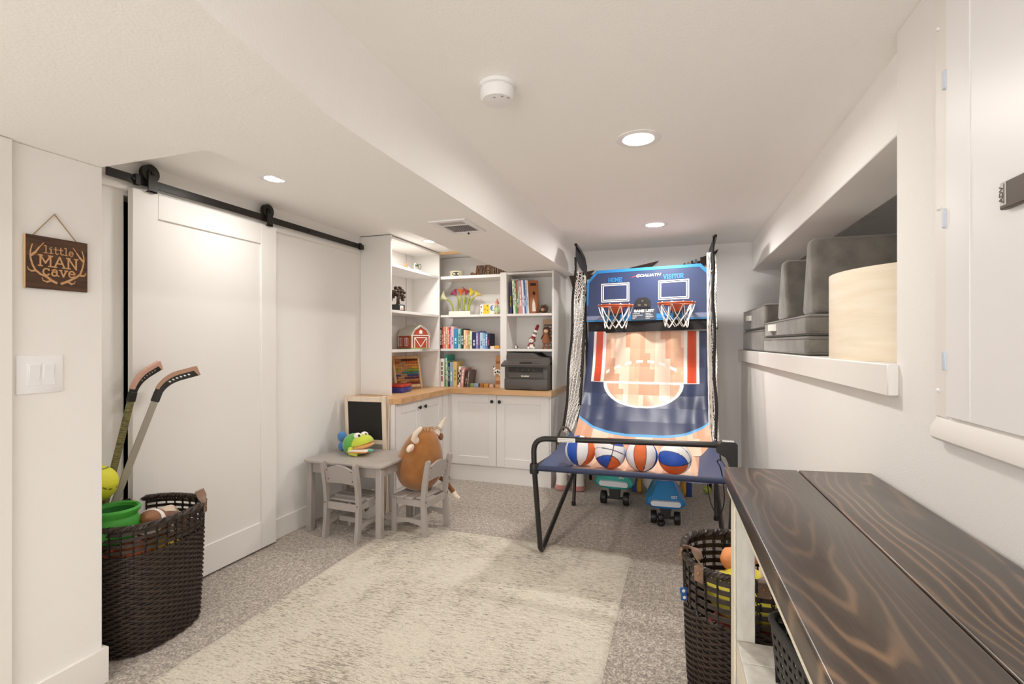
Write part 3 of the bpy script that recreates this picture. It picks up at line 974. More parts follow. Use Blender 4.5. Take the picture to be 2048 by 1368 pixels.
# tin, word sign
tin = thing('round_tin', 'cream tin with a black oval label on the topmost corner shelf', 'tin', (-2.125, 4.56, SH[0] + .0005))
mat('tin_cream', '#e9e3c4', .45)
obj('can', MB().lathe([(.066, 0), (.069, .003), (.069, .047), (.071, .050), (.071, .056), (.066, .056), (.066, .052), (.06, .05)], 40), 'tin_cream', tin)
lb = MB(RZ(R(12)))
def onc(a, z, r=.0695):
    return (r * math.sin(a), -r * math.cos(a), z)
def cyl_oval(mb, a0, z0, ra, rz, r, n=28):
    vs = [onc(a0, z0, r)] + [onc(a0 + ra * math.cos(2 * PI * k / n), z0 + rz * math.sin(2 * PI * k / n), r) for k in range(n)]
    mb.add(vs, [(0, 1 + k, 1 + (k + 1) % n) for k in range(n)])
cyl_oval(lb, .1, .027, .60, .019, .0712)
obj('label', lb, 'black_plastic', tin)
lp = MB(RZ(R(12)))
cyl_oval(lp, .46, .027, .17, .010, .0722)
for (a, z0, n_) in ((-.18, .032, 6), (-.08, .021, 5)):
    for k in range(n_):
        cyl_oval(lp, a + (k - n_ / 2) * .085, z0, .03, .0045, .0724, 8)
obj('label_print', lp, 'tin_cream', tin)

ws = thing('word_sign', 'brown wooden cut-out word sign standing on the topmost corner shelf', 'sign', (-1.955, 4.585, SH[0] + .0005))
grain('bark_brown', '#4c3423', '#7a573b', '#8d6848', .7, (40, 40, 8))
x = .03
for ch, z0 in zip('ADVENTURE', (0,) * 9):
    m = MB(frame((0, 0, 0), (1, 0, 0), (0, 0, 1)))
    slab(m, ch, x, .012, .092, .037, .0105, T(0, 0, 0), .022, 'l', serif=.3)
    obj('letter', m, 'bark_brown', ws)
    x += GLY[ch][0] * .036
obj('base_bar', MB().box(.02, x, -.02, .004, 0, .010), 'bark_brown', ws)
ar = MB(frame((0, 0, 0), (1, 0, 0), (0, 0, 1)))
ar.prism([(-.03, .03), (-.016, .045), (.0, .045), (.008, .036), (.03, .036), (.03, .018), (.008, .018), (.0, .010), (-.016, .010)], 0, .014)
obj('arrow_end', ar, 'bark_brown', ws)

# calla lilies in a planter
pn = thing('flower_planter', 'low white planter box with five calla lilies on the corner shelf', 'planter', (-2.08, 4.56, SH[1] + .0005))
pb = MB()
pb.box(-.115, .115, -.035, .035, 0, .006)
for (a, b, c, d_) in ((-.115, .115, -.035, -.029), (-.115, .115, .029, .035), (-.115, -.109, -.029, .029), (.109, .115, -.029, .029)):
    pb.box(a, b, c, d_, .006, .040)
obj('box', pb, mat('planter_cream', '#efe8da', .5), pn)
obj('moss', MB().box(-.108, .108, -.028, .028, .006, .032), mat('moss', '#cfc9a6', .9), pn)
mat('lily_stem', '#a3ad4a', .5)
LIL = [(-.085, -.155, .165, '#e3e6bd', R(-62)), (-.035, -.045, .20, '#a8476e', R(-42)), (.01, .005, .205, '#e8763a', R(0)), (.035, .055, .205, '#b0453f', R(18)), (.075, .105, .20, '#ead653', R(30)), (.085, .155, .185, '#f0dc7a', R(50))]
for i, (x0, x1, h, hx, tilt) in enumerate(LIL):
    st_ = MB()
    P0, P1 = Vector((x0, 0, .03)), Vector((x1, -.005, h))
    pts = []
    dirv = Vector((math.sin(tilt), 0, math.cos(tilt)))
    for k in range(11):
        t = k / 10
        c1 = P0 + Vector((0, 0, .09))
        c2 = P1 - dirv * .05
        pts.append((1 - t) ** 3 * P0 + 3 * (1 - t) ** 2 * t * c1 + 3 * (1 - t) * t * t * c2 + t ** 3 * P1)
    st_.tube(pts, lambda t: .0085 - .001 * t, 8)
    so_ = obj('stem', st_, 'lily_stem', pn)
    k = 'lily' + hx.strip('#')
    mat(k, hx, .5)
    fl = MB(T(*P1) @ RY(tilt) @ RZ(i * 1.1))
    def petal(u, v):
        a = u * 2 * PI
        r = .008 + .034 * v ** 1.6
        tip = max(0, math.cos(a)) ** 3
        return (math.cos(a) * r * (1 + .5 * tip * v), math.sin(a) * r, v * .052 * (1 + .38 * tip) - .004)
    fl.grid(20, 8, petal)
    obj('flower', fl, k, so_)
    obj('spadix', MB(T(*P1) @ RY(tilt)).tube([(0, 0, .005), (0, 0, .045)], lambda t: .004 - .0015 * t, 6), 'lily_stem', so_)

# picture box and small figures
bx = thing('picture_box', 'small white box printed yellow and blue on the corner shelf', 'box', (-1.775, 4.53, SH[1] + .0005))
obj('carton', MB().box(-.075, .075, -.02, .02, 0, .098, .001, 1), mat('carton_white', '#f0ece6', .5), bx)
F = frame((0, -.0202, 0), (1, 0, 0), (0, 0, 1))
obj('yellow_print', MB(F).prism([(-.046, .006), (.018, .006), (.024, .03), (.018, .096), (-.046, .096)], 0, .0006), mat('print_yellow', '#f0c93a', .5), bx)
obj('blue_print', MB(F).prism(arc(.05, .062, .022, .028, 60, 300, 12) + arc(.058, .062, .014, .02, 300, 60, 10), 0, .0007).prism(arc(.044, .062, .010, .016, 0, 360, 10), 0, .0005), mat('print_blue', '#5f86bf', .5), bx)
pk = MB(F)
for (a, b, c) in ((-.064, .075, .010), (-.025, .05, .009), (.0, .04, .007), (-.06, .02, .008), (.0, .085, .009)):
    pk.prism(arc(a, b, c * .6, c, 0, 360, 10), 0, .0009)
obj('brown_print', pk, mat('print_brown', '#8c4f33', .5), bx)
fr = MB(F)
for (p, q) in (((-.07, .104), (.07, .104)), ((-.02, .10), (-.02, .112)), ((-.02, .112), (.06, .112))):
    fr.seg(p, q, .003, -.015, -.012)
obj('handle', fr, 'carton_white', bx)

gn = thing('clown_figure', 'small figurine in a green suit and red cap at the edge of the corner shelf', 'figurine', (-1.665, 4.482, SH[1] + .0005))
mat('fig_green', '#b9cf9b', .6)
mat('fig_red', '#c9826f', .6)
mat('skin', '#e8c4a4', .6)
mat('fig_white', '#eeeae2', .6)
obj('body', MB().lathe([(.018, 0), (.026, .012), (.024, .045), (.014, .07), (.008, .074)], 16).tube([(-.018, -.005, .058), (-.033, -.01, .03)], .008, 8).tube([(.018, -.005, .058), (.03, -.01, .035)], .008, 8), 'fig_green', gn)
obj('head', MB().ell((-.004, -.004, .092), (.018, .018, .02), 14, 10), 'skin', gn)
obj('cap', MB().lathe([(.021, .100), (.017, .115), (.008, .135), (.002, .15)], 14, T(0, 0, 0) @ T(0, 0, 0)), 'fig_red', gn)
obj('ruff', MB().lathe([(.012, .068), (.024, .073), (.012, .078)], 14), 'fig_white', gn)
obj('shoes', MB().ell((-.014, -.012, .006), (.011, .016, .008), 10, 8).ell((.014, -.012, .006), (.011, .016, .008), 10, 8), 'fig_red', gn)

# top shelf of the bookcase by the door
gx = thing('paper_bird', 'folded orange paper bird on the top shelf of the bookcase', 'ornament', (-2.37, 3.97, SH[0] + .0005))
mat('orange_paper', '#e79a6a', .6)
mat('peach_paper', '#f0c39c', .6)
c = MB()
c.add([(0, 0, 0), (.02, .10, .012), (-.01, .03, .055), (.03, .02, .02), (0, .09, .045)], [(0, 3, 2), (0, 1, 3), (3, 1, 4, 2), (0, 2, 4, 1)])
obj('body', c, 'peach_paper', gx)
c = MB()
c.add([(.01, .03, .01), (.012, -.045, .072), (.03, .01, .012), (-.01, .02, .03)], [(0, 1, 2), (0, 3, 1), (3, 2, 1), (0, 2, 3)])
c.add([(.01, .03, .02), (.012, -.005, .085), (.03, .03, .018), (-.01, .05, .03)], [(0, 1, 2), (0, 3, 1), (3, 2, 1), (0, 2, 3)])
obj('wing', c, 'orange_paper', gx)
sg_ = thing('looped_ornament', 'pale green ornament of looped shapes on the top bookcase shelf', 'ornament', (-2.37, 4.19, SH[0] + .0005))
mat('pale_green', '#d5ddc6', .25)
mat('dark_green', '#4c5a3a', .5)
m = MB()
m.ell((0, .03, .022), (.03, .06, .022), 18, 10)
m.tube([(0, -.02, .03), (0, -.045, .06), (0, -.03, .09), (0, -.01, .085)], .007, 8)
obj('body', m, 'pale_green', sg_)
m = MB()
m.tube([(0, .06 + .028 * math.cos(a), .075 + .024 * math.sin(a)) for a in [2 * PI * k / 20 for k in range(20)]], .003, 6, closed=True)
for yy in (-.03, .0, .02):
    m.box(-.006, .006, yy, yy + .014, .07, .092, .002, 1)
obj('loops', m, 'dark_green', sg_)

# dark truck with a plant-like load
tk = thing('toy_tree', 'dark brown leafy ornament in a square pot on the bookcase shelf', 'ornament', (-2.33, 3.80, SH[1] + .0005))
mat('dark_leaf', '#4d3b31', .8)
m = MB()
for k in range(80):
    a, b = rnd.uniform(0, 2 * PI), rnd.uniform(-.7, 1.4)
    rr = rnd.uniform(.035, .078)
    p = Vector((math.cos(a) * math.cos(b) * rr * .8, math.sin(a) * math.cos(b) * rr, .135 + math.sin(b) * rr * 1.0))
    m.ell(p, (.014, .010, .012), 7, 5, rot=Matrix.Rotation(a, 3, 'Z') @ Matrix.Rotation(b, 3, 'X'))
obj('leaves', m, 'dark_leaf', tk, kind='stuff')
obj('trunk', MB().lathe([(.022, .05), (.014, .08), (.012, .14)], 10), 'dark_leaf', tk)
obj('pot', MB().box(-.04, .04, -.045, .05, 0, .058, .004, 1), 'black_plastic', tk)
lm = MB(frame((.0402, -.032, .012), (0, 1, 0), (0, 0, 1)))
obj('label_plate', lm.box(0, .05, 0, .036, 0, .0015), 'fig_white', tk)
obj('label_print', MB(frame((.0418, -.022, .016), (0, 1, 0), (0, 0, 1))).box(0, .03, 0, .007, 0, .0006).box(.005, .027, .012, .015, 0, .0006), mat('print_red', '#c2402f', .5), tk)

# toy barn
bn = thing('toy_barn', 'red toy barn with white trim and a pale roof on the bookcase shelf', 'toy', M=T(-2.365, 4.13, SH[2] + .0005) @ RZ(R(-28)))
mat('barn_red', '#b5482f', .55)
mat('barn_roof', '#cfcbbb', .5)
mat('barn_green', '#9aa36b', .6)
# local: gable faces +x... long side faces -y
BW, BL, BH = .19, .235, .125
gp = [(-BW / 2, 0), (BW / 2, 0), (BW / 2, BH), (BW * .34, BH + .05), (0, BH + .085), (-BW * .34, BH + .05), (-BW / 2, BH)]
GF = frame((BL / 2, 0, 0), (0, 1, 0), (0, 0, 1))
obj('walls', MB(GF).prism(gp, -BL, 0), 'barn_red', bn)
rfm = MB(GF)
rp = [(BW / 2 + .008, BH - .002), (BW * .34 + .003, BH + .054), (0, BH + .091), (-BW * .34 - .003, BH + .054), (-BW / 2 - .008, BH - .002)]
for a, b in zip(rp, rp[1:]):
    rfm.seg(a, b, .005, -BL - .006, .008, None, .2)
obj('roof', rfm, 'barn_roof', bn)
obj('base', MB(GF).box(-BW / 2 - .004, BW / 2 + .004, 0, .012, -BL - .004, .004), 'barn_green', bn)
tr = MB(GF)
for (a, b) in (((-.065, .014), (-.065, .105)), ((.065, .014), (.065, .105)), ((-.065, .105), (.065, .105)), ((-.06, .10), (0, .02)), ((.06, .10), (0, .02)), ((-.09, .012), (-.09, BH)), ((.09, .012), (.09, BH)), ((-.092, BH), (.092, BH))):
    tr.seg(a, b, .007, .0005, .0025)
for a, b in zip(rp, rp[1:]):
    tr.seg((a[0] * .94, a[1] - .008), (b[0] * .94, b[1] - .008), .007, .0005, .003)
tr.prism([(-.016, .14), (.016, .14), (.016, .165), (0, .178), (-.016, .165)], .0005, .003)
obj('trim', tr, 'fig_white', bn)
SF = frame((0, -BW / 2, 0), (1, 0, 0), (0, 0, 1))
for x0 in (-.075, .03):
    wn = MB(SF)
    for (a, b) in (((x0 - .026, .03), (x0 - .026, .10)), ((x0 + .026, .03), (x0 + .026, .10)), ((x0, .03), (x0, .10)), ((x0 - .026, .03), (x0 + .026, .03)), ((x0 - .026, .10), (x0 + .026, .10))):
        wn.seg(a, b, .006, .0005, .0025)
    obj('window_trim', wn, 'fig_white', bn)
tr = MB(SF)
tr.seg((-BL / 2 + .005, 0), (-BL / 2 + .005, BH), .008, .0005, .002)
tr.seg((BL / 2 - .005, 0), (BL / 2 - .005, BH), .008, .0005, .002)
obj('corner_trim', tr, 'fig_white', bn)
obj('handle', MB().tube([(-.04, 0, BH + .09), (-.03, 0, BH + .108), (.03, 0, BH + .108), (.04, 0, BH + .09)], .0035, 6), 'barn_roof', bn)

# abacus
ab = thing('abacus', 'wooden abacus with rows of coloured beads leaning on the counter', 'toy', M=T(-2.42, 4.14, .8707) @ RZ(R(62)) @ RX(R(-12)))
# local x width, z up, faces -y
AW, AH = .27, .315
for xx in (-AW / 2, AW / 2):
    obj('post', MB().box(xx - .010, xx + .010, -.010, .010, 0, AH, .002, 1), 'pine', ab)
obj('rail', MB().box(-AW / 2 + .010, AW / 2 - .010, -.009, .009, AH - .03, AH - .006, .002, 1), 'pine', ab)
obj('rail', MB().box(-AW / 2 + .010, AW / 2 - .010, -.009, .009, .012, .038, .002, 1), 'pine', ab)
obj('backboard', MB().box(-AW / 2 + .01, AW / 2 - .01, .010, .013, .02, AH - .01), mat('abacus_back', '#b98a5c', .6), ab)
bcol = ['#6b2c22', '#d3742f', '#e0a15a', '#e2b04a', '#8fb53b', '#3f8f8a', '#3b4f8f', '#6b3a6a', '#c98a4c', '#8c2f2a']
for r_i in range(10):
    zz = .055 + (9 - r_i) * .0245
    rod = obj('rod', MB().tube([(-AW / 2 + .01, 0, zz), (AW / 2 - .01, 0, zz)], .0016, 6), 'steel', ab)
    k = 'bead' + bcol[r_i].strip('#')
    mat(k, bcol[r_i], .4)
    nl = (r_i * 3) % 5
    xs = [-AW / 2 + .021 + j * .0175 for j in range(nl)] + [AW / 2 - .021 - j * .0175 for j in range(10 - nl)]
    be = MB()
    for xx in xs:
        be.ell((xx, 0, zz), (.008, .0105, .0105), 10, 6)
    obj('beads', be, k, rod)

tb_ = thing('toy_case', 'blue and red plastic toy case on the counter end', 'toy', M=T(-2.36, 3.845, .8706) @ RZ(R(8)))
obj('lower_half', MB().box(-.09, .09, -.10, .10, 0, .045, .006, 2), mat('case_blue', '#3b3a8f', .35), tb_)
obj('upper_half', MB().box(-.092, .092, -.102, .102, .046, .07, .006, 2), mat('case_red', '#b5382e', .35), tb_)
obj('handle', MB().tube([(.092, -.03, .03), (.108, -.025, .03), (.108, .025, .03), (.092, .03, .03)], .005, 6), 'case_blue', tb_)
lr = thing('letter_rack', 'white stepped wire rack behind the blue toy case', 'rack', (-2.47, 3.72, .8706))
for k in range(4):
    obj('tier', MB().box(-.05, .0 + .012 * k, .028 * k, .028 * k + .003, 0, .09 + .035 * k, .001, 1), 'white_plastic', lr)
obj('base', MB().box(-.05, .04, 0, .09, -.0004, .004), 'white_plastic', lr)

# right bookcase figures
bb = thing('baseball_figurine', 'small bronze glove figurine holding a ball beside the tall books', 'figurine', (-1.228, 4.53, SH[1] + .0005))
obj('base', MB().box(-.052, .06, -.03, .03, 0, .008, .002, 1), 'leather', bb)
def glovefn(p):
    return Vector((p.x, p.y, p.z * (1 + .25 * p.x)))
obj('glove', MB().ell((.0, .012, .042), (.05, .018, .034), 18, 10, fn=glovefn).tube([(-.04, 0, .02), (-.01, -.012, .07), (.03, -.012, .075), (.05, 0, .05)], .010, 8), mat('bronze', '#5e4636', .5), bb)
obj('ball', MB().ell((.004, -.012, .036), (.019, .019, .019), 14, 10), mat('tan_ball', '#b58d74', .6), bb)

pg = thing('penguin_figure', 'tiny black and white penguin figure on the shelf above the printer', 'figurine', (-1.485, 4.52, SH[2] + .0005))
obj('body', MB().ell((0, 0, .017), (.017, .014, .017), 14, 10).ell((0, -.002, .031), (.011, .010, .010), 12, 8), 'black_plastic', pg)
obj('belly', MB().ell((0, -.006, .015), (.012, .010, .013), 12, 8).ell((0, -.009, .031), (.007, .005, .006), 10, 6), 'fig_white', pg)
obj('beak', MB().ell((0, -.015, .030), (.003, .005, .002), 8, 5), 'orange_paper', pg)

mk = thing('sock_toy', 'sitting soft toy with a striped knitted hat on the shelf above the printer', 'plush toy', (-1.335, 4.535, SH[2] + .0005))
mat('toy_brown', '#7d4a35', .9)
mat('toy_red', '#7c2530', .9)
mat('toy_grey', '#6f6b69', .9)
obj('body', MB().ell((0, 0, .032), (.026, .022, .034), 14, 10).ell((-.028, -.02, .012), (.013, .022, .011), 10, 8).ell((.022, -.022, .012), (.013, .022, .011), 10, 8), 'fig_white', mk)
obj('arms', MB().tube([(-.02, -.01, .05), (-.035, -.02, .02)], .008, 8).tube([(.022, -.01, .05), (.03, -.02, .02)], .008, 8), 'toy_brown', mk)
hd = obj('head', MB().ell((.003, -.006, .083), (.036, .028, .028), 16, 12), 'toy_brown', mk)
obj('face', MB().ell((.001, -.018, .080), (.028, .019, .022), 14, 10), 'fig_white', hd)
obj('eyes', MB().ell((-.010, -.0345, .088), (.0035, .003, .004), 8, 6).ell((.012, -.0345, .088), (.0035, .003, .004), 8, 6).ell((.001, -.0365, .078), (.005, .003, .003), 8, 6), 'black_plastic', hd)
obj('bow', MB().ell((-.010, -.024, .05), (.010, .004, .007), 8, 6).ell((.010, -.024, .05), (.010, .004, .007), 8, 6), 'toy_red', mk)
for k in range(6):
    t0, t1 = k / 6, (k + 1) / 6
    f_ = lambda t: (.012 + .045 * t, 0, .10 + .115 * t)
    m = MB()
    m.tube([f_(t0), f_((t0 + t1) / 2), f_(t1)], lambda t, k=k: .021 - .0012 * k, 12)
    if k == 5:
        m.ell(f_(1), (.015, .015, .015), 12, 8)
    obj('hat_band', m, ['toy_red', 'fig_white', 'toy_grey', 'fig_white', 'toy_red', 'toy_red'][k], mk)

fr_ = thing('framed_picture', 'framed picture of bricks leaning on the back of the shelf above the printer', 'picture frame', M=T(-1.195, 4.66, SH[2] + .0008) @ RX(R(-7)))
mat('frame_tan', '#c3a486', .5)
fm = MB()
for (a, b, c, d_) in ((-.072, -.060, 0, .285), (.060, .072, 0, .285), (-.06, .06, 0, .012), (-.06, .06, .235, .285)):
    fm.box(a, b, -.012, 0, c, d_)
obj('frame', fm, 'frame_tan', fr_)
obj('picture', MB().box(-.06, .06, -.006, -.002, .012, .235), mat('picture_dark', '#4c4440', .6), fr_)
pp = MB()
for r_i in range(7):
    for c_i in range(3):
        x0 = -.058 + c_i * .04 + (.012 if r_i % 2 else 0)
        if x0 + .034 < .06:
            pp.box(x0, x0 + .034, -.0075, -.006, .02 + r_i * .03, .043 + r_i * .03)
obj('picture_print', pp, mat('picture_pale', '#b5aaa0', .6), fr_)
dl = thing('rag_doll', 'brown cloth doll with long legs leaning on the framed picture', 'doll', (-1.205, 4.575, SH[2] + .0005))
mat('doll_tan', '#a0674a', .9)
mat('doll_dark', '#5d3a2a', .9)
obj('dress', MB().lathe([(.042, .055), (.036, .09), (.022, .135), (.012, .15)], 16), 'doll_tan', dl)
obj('head', MB().ell((0, 0, .172), (.024, .022, .025), 14, 10), 'skin', dl)
obj('hair', MB().ell((0, .006, .185), (.030, .026, .026), 14, 10).ell((.026, 0, .165), (.014, .014, .028), 10, 8), 'doll_dark', dl)
for s_ in (-1, 1):
    obj('leg', MB().tube([(s_ * .014, 0, .06), (s_ * .018, -.01, .03), (s_ * .024, -.02, .008)], .007, 8).ell((s_ * .026, -.026, .007), (.010, .014, .007), 8, 6), 'doll_tan', dl)
    obj('arm', MB().tube([(s_ * .014, 0, .14), (s_ * .036, -.005, .12), (s_ * .045, -.01, .09)], .006, 8), 'doll_dark', dl)

pa = thing('paper_plane', 'folded white paper plane lying on top of the tall books', 'paper plane', M=T(-1.512, 4.56, SH[1] + .322) @ RZ(R(-20)))
mat('grey_paper', '#cfcbc6', .7)
obj('wings', MB().add([(-.045, -.02, .022), (.05, -.01, .012), (0, -.02, -.012), (-.04, .05, .02), (.0, -.02, -.0128), (.05, -.01, .0112), (-.045, -.02, .0212), (-.04, .05, .0192)],
    [(0, 2, 1), (0, 1, 3), (6, 5, 4), (6, 7, 5), (0, 6, 4, 2), (1, 2, 4, 5), (0, 3, 7, 6), (1, 5, 7, 3)]), 'grey_paper', pa)

# ------------------------------------------------------------------ printer
pr = thing('printer', 'dark grey laser printer on the wooden counter in the bookcase', 'printer', (-1.335, 4.33, .8705))
mat('printer_grey', '#55504c', .5)
mat('printer_dark', '#3a3633', .45)
obj('body', MB().box(-.205, .205, .008, .385, .0, .235, .012, 2), 'printer_grey', pr)
obj('paper_tray', MB().box(-.206, .206, 0, .05, .004, .105, .010, 2), 'printer_grey', pr)
obj('tray_grip', MB().box(-.055, .055, -.002, .01, .006, .028, .003, 1), 'printer_dark', pr)
obj('front_cover', MB().box(-.165, .165, -.004, .01, .112, .165, .004, 1), 'printer_grey', pr)
obj('cover_grip', MB().box(-.045, .045, -.006, 0, .158, .168, .002, 1), 'printer_dark', pr)
obj('output_slot', MB().box(-.16, .16, .001, .009, .172, .222, .002, 1), 'black_plastic', pr)
ro = MB()
for xx in (-.075, -.03, .03, .075):
    ro.box(xx - .006, xx + .006, -.002, .006, .176, .190, .001, 1)
obj('paper_guides', ro, 'printer_grey', pr)
cpn = MB()
cpn.add([(-.225, -.035, .232), (.215, -.035, .232), (.215, .06, .268), (-.225, .06, .268), (-.225, -.03, .212), (.215, -.03, .212), (.215, .06, .232), (-.225, .06, .232)],
        [(0, 1, 2, 3), (4, 7, 6, 5), (0, 4, 5, 1), (1, 5, 6, 2), (2, 6, 7, 3), (3, 7, 4, 0)])
obj('control_panel', cpn, 'printer_grey', pr)
CPF = frame((-.0, -.035, .2325), (1, 0, 0), (0, .95, .36))
kb = MB(CPF)
for k in range(9):
    kb.box(-.19 + k * .022 + (.14 if k > 3 else 0), -.178 + k * .022 + (.14 if k > 3 else 0), .03, .038, 0, .002)
obj('keys', kb, 'printer_dark', pr)
obj('display', MB(CPF).box(-.055, .055, .028, .06, 0, .002), 'black_plastic', pr)
obj('scanner_lid', MB().box(-.205, .205, .06, .385, .24, .285, .008, 2), 'printer_grey', pr)
fd = MB(frame((0, 0, 0), (1, 0, 0), (0, 0, 1)))
fd.prism([(-.20, .285), (.205, .285), (.205, .295), (.11, .300), (.05, .335), (-.19, .340), (-.20, .33)], -.37, -.07)
obj('feeder', fd, 'printer_grey', pr)
vs, fs = textmesh('brother', .024, 0, .0006, .0004)
obj('lettering', MB(frame((0, -.0045, .130), (1, 0, 0), (0, 0, 1))).add(vs, fs), 'fig_white', pr)

# ------------------------------------------------------------------ rug
def rugtop(u, v):
    x, y = -1.925 + u * 1.64, .30 + v * 2.835
    e = min(u * 1.64, (1 - u) * 1.64, v * 2.835, (1 - v) * 2.835)
    h = .011 * min(1, e / .012) ** .5 if e > 0 else .0008
    wv = .004 * math.sin(y * 2.1 + x) * (1 if v > .9 else .4)
    return (x + (wv if u in (0, 1) else 0), y, .0006 + h + .0012 * noise.noise((x * 8, y * 8, 0)))
rg = MB()
rg.grid(90, 150, rugtop)
single('rug', rg, 'rug', 'cream area rug with grey-brown flecks on the beige carpet', 'rug', sharp=80)

# ------------------------------------------------------------------ child's table and chairs
tbl = thing('play_table', 'low grey wooden play table with rounded corners', 'table', (-2.16, 3.06, 0))
def rrect(x0, x1, y0, y1, r, n=6):
    return arc(x1 - r, y1 - r, r, r, 0, 90, n) + arc(x0 + r, y1 - r, r, r, 90, 180, n) + arc(x0 + r, y0 + r, r, r, 180, 270, n) + arc(x1 - r, y0 + r, r, r, 270, 360, n)
def soft_slab(mb, poly, z0, z1, b=.004, M=None):
    def off(d):
        cx = sum(p[0] for p in poly) / len(poly)
        cy = sum(p[1] for p in poly) / len(poly)
        return [(p[0] - d * (1 if p[0] > cx else -1), p[1] - d * (1 if p[1] > cy else -1)) for p in poly]
    rings = [(off(b), z0), (poly, z0 + b), (poly, z1 - b), (off(b * .3), z1 - b * .3), (off(b), z1)]
    n_ = len(poly)
    vs = [(p[0], p[1], z) for ring, z in rings for p in ring]
    fs = [[i * n_ + k, i * n_ + (k + 1) % n_, (i + 1) * n_ + (k + 1) % n_, (i + 1) * n_ + k] for i in range(len(rings) - 1) for k in range(n_)]
    fs += [list(range(n_ - 1, -1, -1)), [(len(rings) - 1) * n_ + k for k in range(n_)]]
    return mb.add(vs, fs, M)
tx0, tx1, ty0, ty1 = -2.485, -1.842, 2.80, 3.275
obj('tabletop', soft_slab(MB(), rrect(tx0, tx1, ty0, ty1, .05), .477, .495), 'grey_paint', tbl, world=True)
for xx in (tx0 + .025, tx1 - .062):
    for yy in (ty0 + .025, ty1 - .065):
        obj('leg', MB().box(xx, xx + .042, yy, yy + .042, .0, .4765, .003, 1), 'grey_paint', tbl, world=True)
for yy in (ty0 + .037, ty1 - .053):
    obj('apron', MB().box(tx0 + .0675, tx1 - .0655, yy, yy + .016, .405, .4765, .002, 1), 'grey_paint', tbl, world=True)
for xx in (tx0 + .037, tx1 - .053):
    obj('apron', MB().box(xx, xx + .016, ty0 + .0675, ty1 - .0655, .405, .4765, .002, 1), 'grey_paint', tbl, world=True)

def chair(label, M):
    c = thing('play_chair', label, 'chair', M=M, group="children's grey chairs")
    W2 = .145
    for s_ in (-1, 1):
        m = MB(frame((s_ * (W2 - .0125), 0, 0), (0, 1, 0), (0, 0, 1)))
        # side profile of the rear leg and back post in (y, z)
        prof = [(-.030, 0), (.012, 0), (.020, .12), (.024, .24), (.014, .36), (-.006, .47), (-.016, .512), (-.030, .520), (-.044, .510), (-.042, .48), (-.022, .36), (-.010, .25), (-.016, .12)]
        m.prism(prof, -.0125, .0125)
        lg = obj('leg', m, 'grey_paint', c, sharp=30)
        for z0 in (.238, .415, .487):
            obj('bolt', MB(T(s_ * (W2 - .0125) + (0 if z0 < .3 else 0), -.030 - (0 if z0 < .3 else .003) + (.018 if z0 < .3 else (-.005 if z0 > .45 else .006)), z0) @ RX(R(90))).lathe([(.004, -.006), (.004, .001), (.002, .0015)], 8), 'black_plastic', lg)
        m = MB(frame((s_ * (W2 - .0125), 0, 0), (0, 1, 0), (0, 0, 1)))
        m.prism([(.225, 0), (.265, 0), (.258, .245), (.222, .245)], -.0125, .0125)
        obj('leg', m, 'grey_paint', c, sharp=30)
        m = MB(frame((s_ * (W2 - .0125), 0, 0), (0, 1, 0), (0, 0, 1)))
        m.prism([(.0245, .205), (.2215, .205), (.2215, .245), (.0245, .245)], -.0085, .0085)
        obj('apron', m, 'grey_paint', c)
        m = MB(frame((s_ * (W2 - .0125), 0, 0), (0, 1, 0), (0, 0, 1)))
        low = [(.0195, .075)] + [(.0195 + .204 * t, .075 + .018 * math.sin(PI * t)) for t in (.15, .3, .5, .7, .85)] + [(.2235, .075), (.2235, .118), (.0195, .118)]
        m.prism(low, -.0085, .0085)
        obj('stretcher', m, 'grey_paint', c)
    obj('apron', MB().box(-W2 + .026, W2 - .026, -.004, .012, .195, .243, .002, 1), 'grey_paint', c)
    obj('apron', MB().box(-W2 + .026, W2 - .026, .228, .244, .195, .243, .002, 1), 'grey_paint', c)
    obj('stretcher', MB().box(-W2 + .0225, W2 - .0225, .11, .126, .078, .112, .002, 1), 'grey_paint', c)
    for (a, b) in ((.026, .082), (.092, .155), (.165, .268)):
        obj('slat', MB().box(-W2 + (.0 if a > .03 else .027), W2 - (.0 if a > .03 else .027), a, b, .2455, .260, .003, 1), 'grey_paint', c)
    br = MB(T(0, -.0185, .0) @ frame((0, 0, 0), (1, 0, 0), (0, .21, 1)))
    up = [(-.119 + .238 * t, .455 + .035 * math.sin(PI * t)) for t in [k / 10 for k in range(11)]]
    dn = [(.119 - .238 * t, .362 + .006 * math.sin(PI * t)) for t in [k / 10 for k in range(11)]]
    S = MB(T(0, 0, 0))
    sh = lambda p: (p[0], p[1])
    pv = []
    for (yo) in (-.008, .008):
        for p in up + dn:
            zc = p[1]
            yc = .004 - (zc - .36) * .22 - .004
            pv.append((p[0], yc + yo - .002, zc + .008))
    n_ = len(up) + len(dn)
    S.add(pv, [list(range(n_)), list(range(2 * n_ - 1, n_ - 1, -1))] + [[i, (i + 1) % n_, (i + 1) % n_ + n_, i + n_] for i in range(n_)])
    bk = obj('backrest', S, 'grey_paint', c, sharp=30)
    for (bx_, bz) in ((-.10, .39), (.10, .39), (-.10, .455), (.10, .455)):
        obj('bolt', MB(T(bx_, .004 - (bz - .36) * .22 - .014, bz + .008) @ RX(R(90))).lathe([(.004, 0), (.004, .0015), (.002, .002)], 8), 'black_plastic', bk)
    return c
ch1 = chair('empty grey slatted chair, its back to the camera, pushed under the play table', T(-2.118, 2.765, .001) @ RZ(R(-4)))
ch2 = dup(ch1, T(-1.602, 3.095, .001) @ RZ(R(90 - 6)), 'grey slatted chair holding the brown plush bull')

